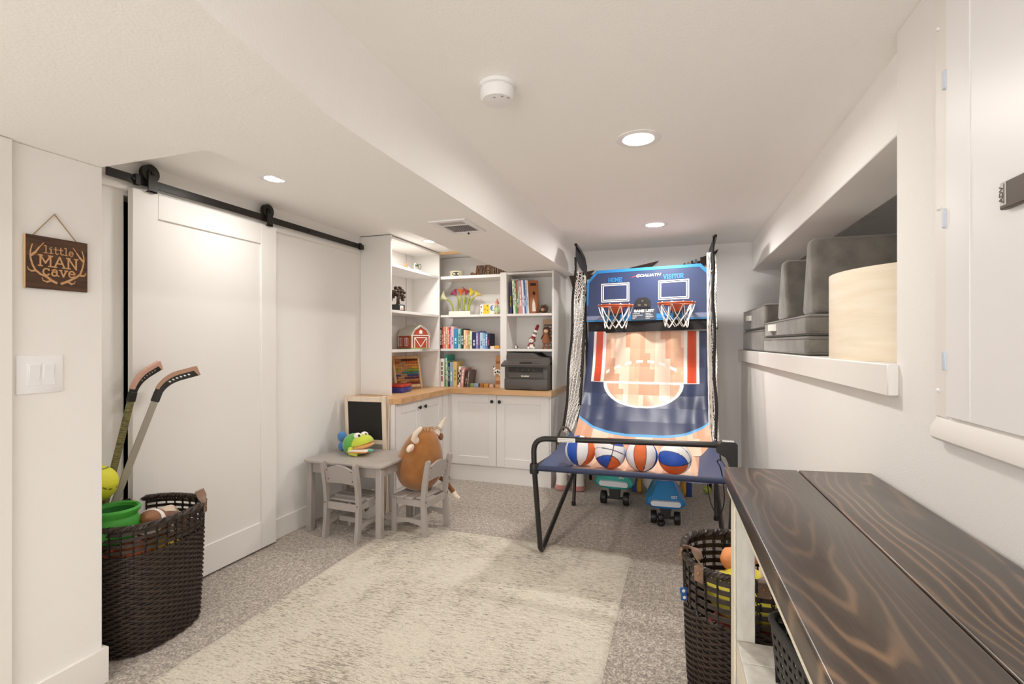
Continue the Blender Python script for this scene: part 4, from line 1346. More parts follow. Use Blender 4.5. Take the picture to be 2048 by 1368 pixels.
# plush bull
bu = thing('plush_bull', 'large round brown plush bull with cream horns sitting on the grey chair', 'plush toy', M=T(-1.750, 3.185, .262) @ RZ(R(-6)))
def egg(p):
    q = Vector(p)
    t = (1 - q.z) / 2
    s = .80 + .28 * min(1, t * 1.35) - .06 * max(0, t - .8) * 5
    return Vector((q.x * s, q.y * s, q.z if q.z > -.80 else -.80 - (abs(q.z) - .80) * .3))
LEAN = Matrix.Rotation(R(14), 3, 'Y')
obj('body', MB().ell((-.02, 0, .203), (.166, .155, .242), 40, 26, fn=egg, rot=LEAN), 'brown_plush', bu, sharp=80)
hz = .435
def horn(y0, dy, rz):
    m = MB()
    pts = []
    for k in range(10):
        t = k / 9
        pts.append((.025 + .010 * t + .012 * math.sin(t * 2), y0 + dy * (t ** .8), hz - .035 + .135 * t ** 1.3))
    m.tube(pts, lambda t: .026 * (1 - t) ** .75 + .004, 12)
    return m
hn = obj('horn', MB().tube([(.055, .085, .375), (.065, .115, .415), (.080, .130, .455), (.105, .135, .495)], lambda t: .026 - .020 * t, 12), 'cream_plush', bu)
mat('horn_line', '#4b3a33', .8)
for (t, r0) in ((.30, .0235), (.42, .0215)):
    p0, p1 = Vector((.055, .085, .375)), Vector((.080, .130, .455))
    c0 = p0.lerp(p1, t + .1)
    dd = (p1 - p0).normalized()
    a = dd.orthogonal().normalized()
    b_ = dd.cross(a)
    obj('horn_stitch', MB().tube([c0 + a * (r0 * math.cos(k * PI / 8)) + b_ * (r0 * math.sin(k * PI / 8)) for k in range(16)], .0016, 5, closed=True), 'horn_line', hn)
obj('horn', MB().tube([(.010, -.085, .350), (.012, -.122, .372), (.030, -.132, .412), (.062, -.118, .448)], lambda t: .027 - .013 * t, 12).ell((.062, -.118, .448), (.014, .014, .014), 10, 6), 'cream_plush', bu)
obj('ear', MB(T(.062, .140, .35) @ RX(R(-35))).ell((0, 0, 0), (.012, .034, .026), 14, 8), 'brown_plush_dark', bu)
er = obj('ear', MB(T(.012, -.165, .318) @ RX(R(20))).ell((0, 0, 0), (.018, .040, .024), 14, 8), 'cream_plush', bu)
obj('ear_lining', MB(T(.028, -.170, .315) @ RX(R(20))).ell((0, 0, 0), (.008, .026, .013), 12, 6), 'blush_plush', er)
tf = MB()
for k in range(60):
    a, r0 = rnd.uniform(0, 2 * PI), rnd.uniform(0, .055)
    y, x = math.cos(a) * r0 * 1.1, math.sin(a) * r0 * .8
    tf.tube([(x + .045, y, .424 - r0 * r0 * 3), (x + .045 + rnd.uniform(-.01, .01), y + rnd.uniform(-.01, .01), .440 - r0 * r0 * 3), (x * 1.3 + .045, y * 1.25, .437 - r0 * .25)], lambda t: .0045 - .003 * t, 5)
obj('hair_tuft', tf, mat('tuft', '#c9a27c', .95), bu, kind='stuff')
tl = obj('tail', MB().tube([(.08, .10, .06), (.115, .125, .03), (.140, .14, -.015), (.165, .15, -.05)], .017, 10), 'brown_plush_dark', bu)
obj('tail_tip', MB().tube([(.162, .149, -.046), (.176, .156, -.072), (.196, .165, -.090), (.204, .168, -.094)], lambda t: .019 - .008 * t, 10), 'cream_plush', tl)
obj('side_seam', MB().tube([LEAN @ Vector((.172 * egg(Vector((math.sin(a) * -.34, -math.sin(a) * .94, math.cos(a)))).x * 1.004, .155 * egg(Vector((math.sin(a) * -.34, -math.sin(a) * .94, math.cos(a)))).y * 1.004, .238 * egg(Vector((0, 0, math.cos(a)))).z)) + Vector((-.02, 0, .200)) for a in [R(20 + 6 * k) for k in range(22)]], .0018, 5), 'brown_plush_dark', bu)

# plush frog on the table, holding a cloth book
fg = thing('plush_frog', 'green and yellow plush frog with big white eyes on the play table', 'plush toy', M=T(-2.235, 3.10, .4952) @ RZ(R(18)))
mat('frog_green', '#5fa64b', .95, sheen=.4)
mat('frog_lime', '#c2cf42', .95, sheen=.4)
mat('frog_orange', '#dda35e', .95, sheen=.4)
mat('eye_white', '#f1ede6', .7)
def snout(p):
    return Vector((p.x, p.y, p.z * (1.0 if p.z > 0 else .12)))
obj('head_back', MB().ell((-.035, .01, .065), (.078, .085, .078), 24, 16, fn=lambda p: Vector((p.x, p.y, max(p.z, -.8)))), 'frog_green', fg, sharp=70)
hd = obj('head', MB().ell((.025, -.005, .072), (.092, .082, .066), 26, 16, fn=snout, rot=Matrix.Rotation(R(-14), 3, 'Y')), 'frog_lime', fg, sharp=70)
obj('lip', MB().ell((.035, -.008, .058), (.086, .078, .022), 26, 10, rot=Matrix.Rotation(R(-10), 3, 'Y')), 'frog_orange', fg)
obj('lower_jaw', MB().ell((.01, -.01, .020), (.092, .076, .020), 24, 10, fn=lambda p: Vector((p.x, p.y, max(p.z, -.95)))), 'frog_lime', fg)
for yy, xx in ((-.028, .018), (.022, .052)):
    e = obj('eye', MB().ell((xx - .012, yy, .131), (.029, .026, .023), 16, 10), 'eye_white', hd)
    obj('pupil', MB().ell((xx + .004, yy - .019, .137), (.010, .008, .009), 10, 6), 'black_plastic', e)
obj('arm', MB().tube([(-.03, -.075, .05), (-.02, -.10, .022), (.03, -.105, .014)], lambda t: .020 - .004 * t, 10), 'frog_lime', fg)
cb = thing('cloth_book', 'small colourful cloth book in the mouth of the plush frog', 'book', M=T(-2.175, 3.035, .497) @ RZ(R(14)))
obj('page', MB().box(-.07, .07, -.04, .04, .0335, .040, .002, 1), 'fig_white', cb)
obj('page', MB().box(-.06, .065, -.045, .03, .026, .0330, .002, 1), 'orange_paper', cb)
obj('tab', MB(T(.082, -.005, .038)).ell((0, 0, 0), (.022, .016, .010), 12, 8), mat('tab_teal', '#5fb3a0', .4), cb)
bt = thing('plush_toy', 'small blue two-lobed plush toy behind the plush frog', 'plush toy', (-2.405, 3.14, .4952))
mat('blue_plush', '#4c80bd', .95, sheen=.4)
obj('upper_lobe', MB().ell((0, 0, .105), (.034, .034, .040), 18, 12), 'blue_plush', bt)
lb_ = MB().ell((0, 0, .035), (.028, .028, .035), 18, 12, fn=lambda p: Vector((p.x, p.y, max(p.z, -.98))))
obj('lower_lobe', lb_, 'blue_plush', bt)

# chalkboard easel
es = thing('chalkboard_easel', 'pale wooden easel with a black chalkboard behind the play table', 'easel', M=T(-2.305, 3.325, 0) @ RZ(R(3)))
EW, EH = .350, .900
for s_ in (-1, 1):
    m = MB(T(s_ * (EW / 2 - .014), 0, 0) @ RX(R(3)) @ frame((0, 0, 0), (1, 0, 0), (0, 0, 1)))
    m.prism([(-.014, 0), (.014, 0), (.014, EH - .014)] + arc(0, EH - .014, .014, .014, 0, 180, 8)[1:] + [], -.009, .009)
    obj('post', m, 'pale_frame', es)
    m = MB(T(s_ * (EW / 2 - .014), .022, 0) @ T(0, 0, EH - .02) @ RX(R(-3)) @ T(0, 0, -EH + .02) @ frame((0, 0, 0), (1, 0, 0), (0, 0, 1)))
    m.prism([(-.013, 0.0), (.013, 0.0), (.013, EH - .03), (-.013, EH - .03)], -.009, .009)
    obj('rear_post', m, 'pale_frame', es)
    obj('hinge_bolt', MB(T(s_ * (EW / 2 - .014), -.008, EH - .02) @ RX(R(93))).lathe([(.006, 0), (.006, .003), (.003, .004)], 10), 'steel', es)
EM = RX(R(3))
obj('rail', MB(EM).box(-EW / 2 + .0285, EW / 2 - .0285, -.008, .008, EH - .050, EH - .012, .002, 1), 'pale_frame', es)
obj('rail', MB(EM).box(-EW / 2 + .0285, EW / 2 - .0285, -.008, .008, (.525), (.558), .002, 1), 'pale_frame', es)
obj('chalkboard', MB(EM).box(-EW / 2 + .0285, EW / 2 - .0285, -.004, .004, .5585, EH - .0505), 'chalk_black', es)

# baseball glove under the table
bg = thing('baseball_glove', 'white and black leather baseball glove on the carpet under the play table', 'glove', M=T(-2.165, 3.165, .0) @ RZ(R(-125)))
mat('glove_white', '#d9d2c8', .55)
g = MB()
def gl(p):
    return Vector((p.x, p.y * (1 - .2 * p.z), max(p.z, -.9)))
g.ell((0, 0, .082), (.10, .055, .090), 24, 14, fn=gl)
for k in range(4):
    g.tube([(-.07 + k * .036, -.01, .12), (-.075 + k * .042, -.03, .175), (-.066 + k * .042, -.055, .195)], lambda t: .020 - .005 * t, 8)
g.tube([(.09, -.02, .08), (.125, -.05, .11), (.13, -.07, .14)], lambda t: .022 - .006 * t, 8)
obj('shell', g, 'glove_white', bg)
obj('palm', MB().ell((-.02, -.035, .075), (.065, .04, .06), 16, 10), 'black_plastic', bg)
lc = MB()
for k in range(7):
    a = R(-20 + k * 22)
    lc.tube([(.098 * math.cos(a), -.03, .085 + .088 * math.sin(a)), (.085 * math.cos(a) + .012, -.052, .085 + .075 * math.sin(a)), (.07 * math.cos(a), -.05, .085 + .06 * math.sin(a))], .003, 5)
lc.tube([(.085 * math.cos(a), -.05, .085 + .075 * math.sin(a)) for a in [R(-30 + 8 * k) for k in range(24)]], .003, 5)
for k in range(9):
    a = R(10 + k * 20)
    lc.tube([(.075 * math.cos(a) - .008, .046, .085 + .062 * math.sin(a)), (.060 * math.cos(a) + .006, .053, .085 + .048 * math.sin(a)), (.046 * math.cos(a), .054, .085 + .036 * math.sin(a))], .003, 5)
lc.tube([(.062 * math.cos(a), .051, .085 + .052 * math.sin(a)) for a in [R(-5 + 8 * k) for k in range(25)]], .003, 5)
obj('lacing', lc, 'black_plastic', bg)

# ------------------------------------------------------------------ wicker baskets
def superell(a, rx, ry, n_=3.0):
    c, s = math.cos(a), math.sin(a)
    return (rx * math.copysign(abs(c) ** (2 / n_), c), ry * math.copysign(abs(s) ** (2 / n_), s))
def basket(label, loc, rz, rx, ry, H, open_z, rows_open, handles, taper=.90, ns=52, n_=2.6):
    b = thing('wicker_basket', label, 'basket', loc, rz, group='dark wicker toy baskets')
    def pt(a, z, off=0):
        s = taper + (1 - taper) * (z / H) ** .7
        x, y = superell(a, rx * s, ry * s, n_)
        L = math.hypot(x, y)
        return Vector((x + x / L * off, y + y / L * off, z))
    # even spacing by arc length
    S = 720
    P = [pt(2 * PI * k / S, H) for k in range(S)]
    cum = [0]
    for k in range(S):
        cum.append(cum[-1] + (P[(k + 1) % S] - P[k]).length)
    def ang(f):
        f = (f % 1.0) * cum[-1]
        lo, hi = 0, S
        while hi - lo > 1:
            m = (lo + hi) // 2
            if cum[m] <= f:
                lo = m
            else:
                hi = m
        return 2 * PI * (lo + (f - cum[lo]) / (cum[lo + 1] - cum[lo])) / S
    A = [ang(k / (2 * ns)) for k in range(2 * ns)]
    weave = MB()
    dz = .0105
    rows = int((open_z - .006) / dz)
    for r_i in range(rows):
        z = .008 + r_i * dz
        pts = []
        for k in range(2 * ns):
            ph = (k // 2 + r_i) % 2
            o = 0.0 if k % 2 else (.0052 if ph else -.0045)
            pts.append(pt(A[k], z + (.0022 if k % 2 else 0), o))
        weave.tube(pts, .0057, 4, closed=True, up=(0, 0, 1))
    obj('weave', weave, 'wicker', b, kind='stuff', sharp=50)
    st = MB()
    for k in range(0, 2 * ns, 2):
        st.tube([pt(A[k], .005, 0), pt(A[k], open_z * .5, 0), pt(A[k], open_z, 0)], .0034, 5)
    obj('stakes', st, 'wicker_b', b, kind='stuff')
    # open band of flat strips bound by twisted uprights
    gap = (H - .022 - open_z) / rows_open
    for r_i in range(rows_open):
        zc = open_z + gap * (r_i + .55)
        m = MB()
        m.tube([pt(A[k], zc, .001) for k in range(2 * ns)], gap * .40, 4, closed=True, up=(0, 0, 1), flat=.22)
        obj('flat_strip', m, 'wicker', b, kind='stuff' if False else None)
    up = MB()
    for k in range(0, 2 * ns, 3):
        for q in (-1, 1):
            pts = []
            for j in range(rows_open * 4 + 1):
                t = j / (rows_open * 4)
                z = open_z - .004 + (H - .014 - open_z) * t
                pts.append(pt(A[k] + .010 * q * math.cos(j * PI / 2), z, .0048 * (1 if (j // 2 + (q > 0)) % 2 else -1)))
            up.tube(pts, .0031, 4)
    obj('twisted_uprights', up, 'wicker_b', b, kind='stuff')
    rim = MB()
    for q in range(4):
        pts = []
        NN = 220
        for k in range(NN):
            f = k / NN
            a = ang(f)
            ph = 2 * PI * 26 * f + q * PI / 2
            p = pt(a, H - .012 + .0085 * math.sin(ph), .0085 * math.cos(ph))
            pts.append(p)
        rim.tube(pts, .0062, 5, closed=True)
    obj('rim', rim, 'wicker', b)
    bt_ = MB()
    bt_.add([pt(A[k], .004, -.004) for k in range(0, 2 * ns, 2)], [list(range(ns))])
    obj('base', bt_, 'wicker_b', b)
    for (a0, dd) in handles:
        c = pt(a0, H)
        tn = (pt(a0 + .02, H) - pt(a0 - .02, H)).normalized()
        nr = Vector((tn.y, -tn.x, 0))
        if nr.dot(Vector((c.x, c.y, 0))) < 0:
            nr = -nr
        pts, nrs = [], []
        per = (pt(a0 + .01, H) - pt(a0 - .01, H)).length / .02
        for k in range(15):
            t = k / 14
            aa = a0 + (t - .5) * dd / per
            t2 = (pt(aa + .02, H) - pt(aa - .02, H)).normalized()
            n2 = Vector((t2.y, -t2.x, 0))
            if n2.dot(Vector((c.x, c.y, 0))) < 0:
                n2 = -n2
            lift = .034 * math.sin(PI * t)
            pts.append(pt(aa, H) + Vector((0, 0, .002 + lift)) + n2 * (.004 - .022 * math.sin(PI * t)))
            nrs.append((n2, t2))
        pts = [pts[0] - Vector((0, 0, .055)) + nrs[0][0] * .009, pts[0] + nrs[0][0] * .009 - Vector((0, 0, .006))] + pts + [pts[-1] + nrs[-1][0] * .009 - Vector((0, 0, .006)), pts[-1] - Vector((0, 0, .055)) + nrs[-1][0] * .009]
        nrs = [nrs[0]] * 2 + nrs + [nrs[-1]] * 2
        # flat leather strap
        vs, fs = [], []
        for i, p in enumerate(pts):
            t_ = (pts[min(i + 1, len(pts) - 1)] - pts[max(i - 1, 0)]).normalized()
            nn_, tt_ = nrs[i]
            q_ = min(1, max(0, (min(i, len(pts) - 1 - i) - 1) / 4))
            wv = (tt_ * (1 - q_) + (nn_ * .8 + Vector((0, 0, .25))) * q_ * (1 if i < len(pts) / 2 else 1)).normalized()
            no = t_.cross(wv).normalized()
            for (sa, sb) in ((-1, -1), (1, -1), (1, 1), (-1, 1)):
                vs.append(p + wv * (.019 * sa) + no * (.0016 * sb))
        L = len(pts)
        for i in range(L - 1):
            for k in range(4):
                fs.append((i * 4 + k, i * 4 + (k + 1) % 4, (i + 1) * 4 + (k + 1) % 4, (i + 1) * 4 + k))
        fs += [(0, 1, 2, 3), tuple((L - 1) * 4 + k for k in range(4))]
        ho = obj('handle', MB().add(vs, fs), 'leather', b)
        for e in (1, L - 2):
            obj('rivet', MB().ell(pts[e] + nrs[e][0] * .002 + Vector((0, 0, -.020)), (.005, .005, .005), 8, 6), 'brass', ho)
    return b
basket('dark brown wicker basket with hockey sticks beside the white sliding door', (-2.305, 1.605, .002), R(8), .205, .235, .55, .43, 4, [(R(52), .13), (R(232), .13)])
basket('dark brown wicker basket with a blue tag beyond the end of the console table', (.235, 2.04, .002), R(2), .225, .225, .52, .345, 5, [(R(205), .14), (R(290), .14)])

# toys in the basket by the door
def prism_stick(name, label, M, shaft_mat, face_mat, edge_mat, slots=6, flip=1, shaft_len=.72):
    s_ = thing(name, label, 'hockey stick', M=M, group='toy hockey sticks in the basket')
    # local: shaft along +y (up), blade bends to +x, thickness along z
    obj('shaft', MB().box(-.0135, .0135, -shaft_len, 0, -.009, .009, .002, 1), shaft_mat, s_)
    obj('sleeve', MB().box(-.0165, .0165, -.008, .038, -.011, .011, .002, 1), face_mat, s_)
    up, dn = [], []
    N_ = 14
    for k in range(N_ + 1):
        t = k / N_
        a = R(92) - R(58) * min(1, t * 1.5) ** .9
        if k == 0:
            p = Vector((0, .035))
        else:
            p = p + Vector((math.cos(a), math.sin(a))) * (.190 / N_)
        nrm = Vector((-math.sin(a), math.cos(a)))
        wd = .016 + .007 * min(1, t * 2)
        up.append(p + nrm * wd)
        dn.append(p - nrm * wd)
    def strip(lo, hi, h):
        m_ = MB()
        n2 = len(lo)
        vs = [(p.x, p.y, z) for z in (-h, h) for row in (lo, hi) for p in row]
        fs = []
        for i in range(n2 - 1):
            fs += [(i, n2 + i, n2 + i + 1, i + 1), (2 * n2 + i, 2 * n2 + i + 1, 3 * n2 + i + 1, 3 * n2 + i),
                   (i, i + 1, 2 * n2 + i + 1, 2 * n2 + i), (n2 + i, 3 * n2 + i, 3 * n2 + i + 1, n2 + i + 1)]
        fs += [(0, 2 * n2, 3 * n2, n2), (n2 - 1, 2 * n2 - 1, 4 * n2 - 1, 3 * n2 - 1)]
        return m_.add(vs, fs)
    obj('blade', strip(dn, up, .007), face_mat, s_, sharp=40)
    mid = [u * .62 + d_ * .38 for u, d_ in zip(up, dn)]
    tip_e = (up[-1] - up[-2]).normalized() * .008
    mid[-1] = dn[-1].copy()
    obj('edge_guard', strip([p for p in mid[1:]] + [dn[-1] + tip_e], [p + (p - q).normalized() * .0015 for p, q in zip(up[1:], dn[1:])] + [up[-1] + tip_e * .6], .0092), edge_mat, s_, sharp=40)
    sl = MB()
    for k in range(slots):
        i = 5 + k * 1.25
        i0 = int(i)
        f = i - i0
        c = dn[i0].lerp(dn[min(i0 + 1, N_)], f) * .64 + up[i0].lerp(up[min(i0 + 1, N_)], f) * .36
        sl.prism(arc(c.x, c.y, .0055, .0035, 0, 360, 10), -.0080, .0080)
    obj('slot', sl, 'cabinet_white' if flip > 0 else 'steel', s_)
    return s_
mat('stick_grey', '#9c968a', .45)
mat('stick_tan', '#b08a70', .5)
mat('stick_pink', '#cfa391', .5)
mat('stick_dark', '#4e463a', .4, var=(30, '#8f8a4e', (1, 8, 1)))
def stick_frame(base, tip, facing):
    b, t = Vector(base), Vector(tip)
    y = (t - b).normalized()
    f = Vector(facing)
    z = (f - y * f.dot(y)).normalized()
    x = y.cross(z)
    return Matrix(((x.x, y.x, z.x, t.x), (x.y, y.y, z.y, t.y), (x.z, y.z, z.z, t.z), (0, 0, 0, 1)))
prism_stick('hockey_stick', 'toy hockey stick with a plain grey shaft leaning out of the basket', stick_frame((-2.40, 1.41, .25), (-2.300, 1.66, 1.037), (.85, -.52, 0)), 'stick_grey', 'black_plastic', 'stick_tan', shaft_len=.70)
prism_stick('hockey_stick', 'toy hockey stick with a dark patterned shaft leaning against the wall', stick_frame((-2.482, 1.495, .30), (-2.415, 1.63, 1.036), (.95, .25, 0)), 'stick_dark', 'black_plastic', 'stick_pink', flip=-1, shaft_len=.70)

def ball_print(o_cols, n_, m_):
    pass
def color_ball(name, label, cat, c, r, fn, rot=None, n=64, m=40, group=None, matk='printed_ball'):
    mb = MB()
    mb.ell((0, 0, 0), (r, r, r), n, m)
    cols = [lin(fn(Vector(v).normalized())) for v in mb.v]
    M = T(*c) @ (rot or Matrix())
    return single(name, mb, matk, label, cat, M=M, cols=cols, sharp=80, group=group)
def yb(p):
    if abs(p.z - .28 * math.sin(2.2 * math.atan2(p.y, p.x))) < .028 or abs(p.z - .86) < .015:
        return '#2a281c'
    return '#d9d632' if p.z > 0 else '#c9c92c'
color_ball('playground_ball', 'bright yellow ball with black lines in the basket behind the wall corner', 'ball', (-2.36, 1.45, .70), .078, yb, RZ(R(60)))
gp_ = thing('green_pot', 'soft bright green toy pot with a rolled rim in the basket by the door', 'toy', (-2.25, 1.455, .47))
mat('pot_green', '#3f9a34', .5, bump=(30, .3, .004))
mat('pot_green_dark', '#24702a', .6)
def wob(r, z):
    return (r, z)
obj('pot', MB().lathe([(.06, 0), (.080, .02), (.086, .06), (.083, .09), (.076, .105), (.079, .115), (.088, .125), (.090, .135), (.084, .143), (.076, .140), (.073, .128), (.071, .06), (.05, .03)], 36), 'pot_green', gp_)
obj('lining', MB().lathe([(.0725, .126), (.0705, .06), (.05, .032), (.0, .031)], 30, cap=False), 'pot_green_dark', gp_)
def football(label, M, hx, stripe=True):
    f = thing('football', label, 'ball', M=M)
    k = 'football' + hx.strip('#')
    mat(k, hx, .55, bump=(300, .2, .001))
    prof = [(max(.002, .068 * math.cos(PI / 2 * t) ** .8), .125 * t) for t in [-1 + 2 * k_ / 18 for k_ in range(19)]]
    obj('skin', MB().lathe(prof, 24), k, f, sharp=60)
    if stripe:
        for s_ in (-1, 1):
            z0 = .062 * s_
            rr = lambda z: .068 * math.cos(PI / 2 * z / .125) ** .8 + .001
            obj('stripe', MB().lathe([(rr(z0 - .011), z0 - .011), (rr(z0), z0), (rr(z0 + .011), z0 + .011)], 24, cap=False), 'fig_white', f)
    m = MB()
    m.box(.066, .071, -.003, .003, -.04, .04, .001, 1)
    for k_ in range(6):
        m.box(.066, .072, -.012, .012, -.036 + k_ * .0145, -.032 + k_ * .0145, .001, 1)
    obj('laces', m, 'fig_white', f)
    return f
football('brown toy football with a white stripe in the basket beside the green pot', T(-2.23, 1.60, .49) @ RZ(R(40)) @ RX(R(58)), '#8a5a38')
football('plain dark brown football in the basket below the leather handle', T(-2.265, 1.70, .445) @ RZ(R(-35)) @ RX(R(75)), '#79503e', False)
def lump(name, label, c, r, hx, cat='toy'):
    k = name + hx.strip('#')
    mat(k, hx, .7)
    s_ = rnd.uniform(0, 50)
    return single(name, MB().ell((0, 0, 0), r, 18, 12, fn=lambda p: p * (1 + .18 * noise.noise(p * 1.6 + Vector((s_, 0, 0))))), k, label, cat, c, rnd.uniform(0, 3), sharp=70)
lump('soft_toy', 'cream soft toy at the back of the basket by the sliding door', (-2.33, 1.735, .47), (.075, .05, .05), '#e3cdb8', 'plush toy')
lump('soft_toy', 'orange soft toy seen through the weave of the basket by the door', (-2.245, 1.51, .38), (.085, .075, .06), '#c9683a', 'plush toy')
lump('soft_toy', 'yellow soft toy seen through the weave of the basket by the door', (-2.225, 1.66, .36), (.07, .08, .05), '#d9b445', 'plush toy')
lump('soft_toy', 'red soft toy low in the basket by the door', (-2.33, 1.58, .33), (.13, .14, .06), '#a5402f', 'plush toy')

# toys in the basket by the console table
lump('soft_toy', 'orange soft toy poking out of the basket by the console table', (.20, 2.07, .475), (.055, .06, .05), '#e8955a', 'plush toy')
lump('soft_toy', 'pink soft toy at the back of the basket by the console table', (.25, 2.13, .50), (.06, .05, .055), '#e3a79b', 'plush toy')
lump('soft_toy', 'large yellow soft toy filling the basket by the console table', (.235, 1.99, .385), (.145, .14, .085), '#d9c93f', 'plush toy')
lump('soft_toy', 'red soft toy low in the basket by the console table', (.22, 2.0, .22), (.15, .15, .07), '#9c3a33', 'plush toy')
ow = thing('plush_owl', 'white plush owl with ringed eyes in the basket by the console table', 'plush toy', M=T(.335, 1.995, .455) @ RZ(R(20)))
obj('body', MB().ell((0, 0, .03), (.07, .06, .08), 20, 14), 'white_plush', ow)
for xx in (-.028, .028):
    e = obj('eye', MB(T(xx, -.052, .06) @ RX(R(75))).lathe([(.026, -.004), (.026, .004), (.021, .006)], 18), 'toy_grey', ow)
    obj('eye_disc', MB(T(xx, -.058, .0615) @ RX(R(75))).lathe([(.019, -.001), (.019, .003), (.015, .004)], 16), 'eye_white', e)
    obj('pupil', MB(T(xx, -.062, .0625) @ RX(R(75))).lathe([(.010, -.001), (.010, .003), (.007, .004)], 12), 'black_plastic', e)
obj('belly', MB().ell((0, -.035, .0), (.05, .035, .045), 14, 10), mat('owl_yellow', '#e9d24a', .9), ow)
tg = thing('blue_tag', 'small blue tag with white dots on the rim side of the wicker basket', 'tag', (.014, 1.955, .385))
mat('tag_blue', '#2f5f9f', .5)
for k in range(2):
    q = obj('square', MB(T(-.004 + .003 * k, 0, -.024 * k) @ RZ(R(20))).box(-.014, .012, -.003, .003, -.011, .011, .001, 1), 'tag_blue', tg)
    obj('dot', MB(T(-.005 + .003 * k, -.0032, -.024 * k) @ RZ(R(20)) @ RX(R(90))).lathe([(.006, 0), (.006, .001), (.004, .0014)], 12), 'fig_white', q)

# ------------------------------------------------------------------ console table
CM = T(.1390, 1.845, 0) @ RZ(R(1.75))
ctb = thing('console_table', 'long console table with a dark stained plank top and white painted legs', 'console table', M=CM)
CL = 1.62
def plank(x0, x1, e0, e1):
    b = bmesh.new()
    m = MB()
    poly = [(x0, -CL), (x1, -CL), (x1, e1), (x0, e0)]
    bvs = [b.verts.new((p[0], p[1], z)) for z in (.828, .880) for p in poly]
    fs = [(3, 2, 1, 0), (4, 5, 6, 7), (0, 1, 5, 4), (1, 2, 6, 5), (2, 3, 7, 6), (3, 0, 4, 7)]
    for f in fs:
        b.faces.new([bvs[i] for i in f])
    bmesh.ops.bevel(b, geom=b.edges[:], offset=.005, segments=3, profile=.5, affect='EDGES')
    return m.bm(b)
obj('plank', plank(0, .226, 0, .018), 'walnut_top', ctb)
obj('plank', plank(.2285, .447, .018, .045), 'walnut_top_b', ctb)
for (x0, x1) in ((.018, .072), (.375, .43)):
    for (y0, y1) in ((-.155, -.085), (-CL + .08, -CL + .15)):
        obj('leg', MB().box(x0, x1, y0, y1, 0, .8275, .002, 1), 'white_wood', ctb)
obj('apron', MB().box(.006, .017, -CL + .05, -.03, .806, .8275, .002, 1), 'cream_wood', ctb)
obj('apron', MB().box(.431, .442, -CL + .05, -.03, .806, .8275, .002, 1), 'cream_wood', ctb)
obj('face_strip', MB().box(.012, .0178, -.157, -.083, 0, .805, .001, 1), 'cream_wood', ctb)
obj('shelf_rail', MB().box(.020, .040, -CL + .152, -.157, .27, .36, .002, 1), 'cream_wood', ctb)
obj('shelf_rail', MB().box(.408, .428, -CL + .152, -.157, .27, .36, .002, 1), 'cream_wood', ctb)
obj('shelf_rail', MB().box(.0725, .3745, -.150, -.130, .27, .36, .002, 1), 'cream_wood', ctb)
y = -.152
k = 0
while y > -CL + .16:
    y1 = y - .118
    xa, xb = (.020, .428)
    obj('shelf_board', MB().box(xa, xb, y1 + .0012, y - .0055 * (1 if k == 0 else .22), .3605, .380, .002, 1), 'white_wood', ctb)
    y = y1
    k += 1

# black plastic bin on the lower shelf
bin_ = thing('storage_bin', 'black plastic lattice bin on the lower shelf of the console table', 'bin', M=CM @ T(.248, -.492, .3815) @ RZ(R(10.2)))
BX, BY, BZ = .118, .18, .175
wallm = MB()
def wallgrid(M, L, H):
    nx = max(3, int(L / .030))
    for k in range(nx + 1):
        x = -L / 2 + L * k / nx
        wallm.box(x - .0065, x + .0065, 0, H, -.002, .002, M=M)
    nz = 6
    for k in range(nz + 1):
        z = H * k / nz
        wallm.box(-L / 2, L / 2, max(0, z - .0085), min(H, z + .0085), -.0018, .0018, M=M)
wallgrid(frame((0, -BY, 0), (1, 0, 0), (0, -.10, 1)), 2 * BX, BZ)
wallgrid(frame((0, BY, 0), (-1, 0, 0), (0, .10, 1)), 2 * BX, BZ)
wallgrid(frame((-BX, 0, 0), (0, -1, 0), (-.10, 0, 1)), 2 * BY, BZ)
wallgrid(frame((BX, 0, 0), (0, 1, 0), (.10, 0, 1)), 2 * BY, BZ)
obj('lattice', wallm, 'black_plastic', bin_, kind='stuff')
obj('floor', MB().box(-BX, BX, -BY, BY, 0, .004), 'black_plastic', bin_)
rm = MB()
rp_ = [(p[0], p[1], BZ) for p in rrect(-BX - .023, BX + .023, -BY - .023, BY + .023, .045, 6)]
rm.tube(rp_, .0085, 8, closed=True, up=(0, 0, 1))
obj('rim', rm, 'black_plastic', bin_)
def on_bin(x, y, z):
    return CM @ T(.248, -.492, .3815) @ RZ(R(10.2)) @ T(x, y, z)
cg = MB()
cg.ell((0, 0, 0), (.055, .05, .075), 24, 16, fn=lambda p: p * (1 + .14 * math.sin(6 * math.atan2(p.y, p.z + 1e-6))))
single('soft_toy', cg, mat('toy_green', '#2f7f55', .8), 'dark green scalloped soft toy in the black bin under the console table', 'plush toy', M=on_bin(-.035, .085, .145), sharp=70)
ds = thing('toy_dome', 'dark grey rounded plastic toy in the black bin under the console table', 'toy', M=on_bin(-.015, -.075, .0045))
obj('dome', MB().lathe([(.085, 0), (.088, .05), (.085, .12), (.065, .18), (.03, .205), (.005, .21)], 32), mat('dome_grey', '#4b4d4d', .3), ds)
obj('seam_ring', MB().lathe([(.0885, .04), (.0905, .045), (.0885, .05)], 32, cap=False), 'black_plastic', ds)
bk_ = single('toy_block', MB().box(-.035, .035, -.035, .035, -.035, .035, .006, 2), mat('block_red', '#7d3a2c', .6), 'dark red block beside the green toy in the black bin', 'block', M=on_bin(.055, .06, .06) @ RZ(.5) @ RX(.3))

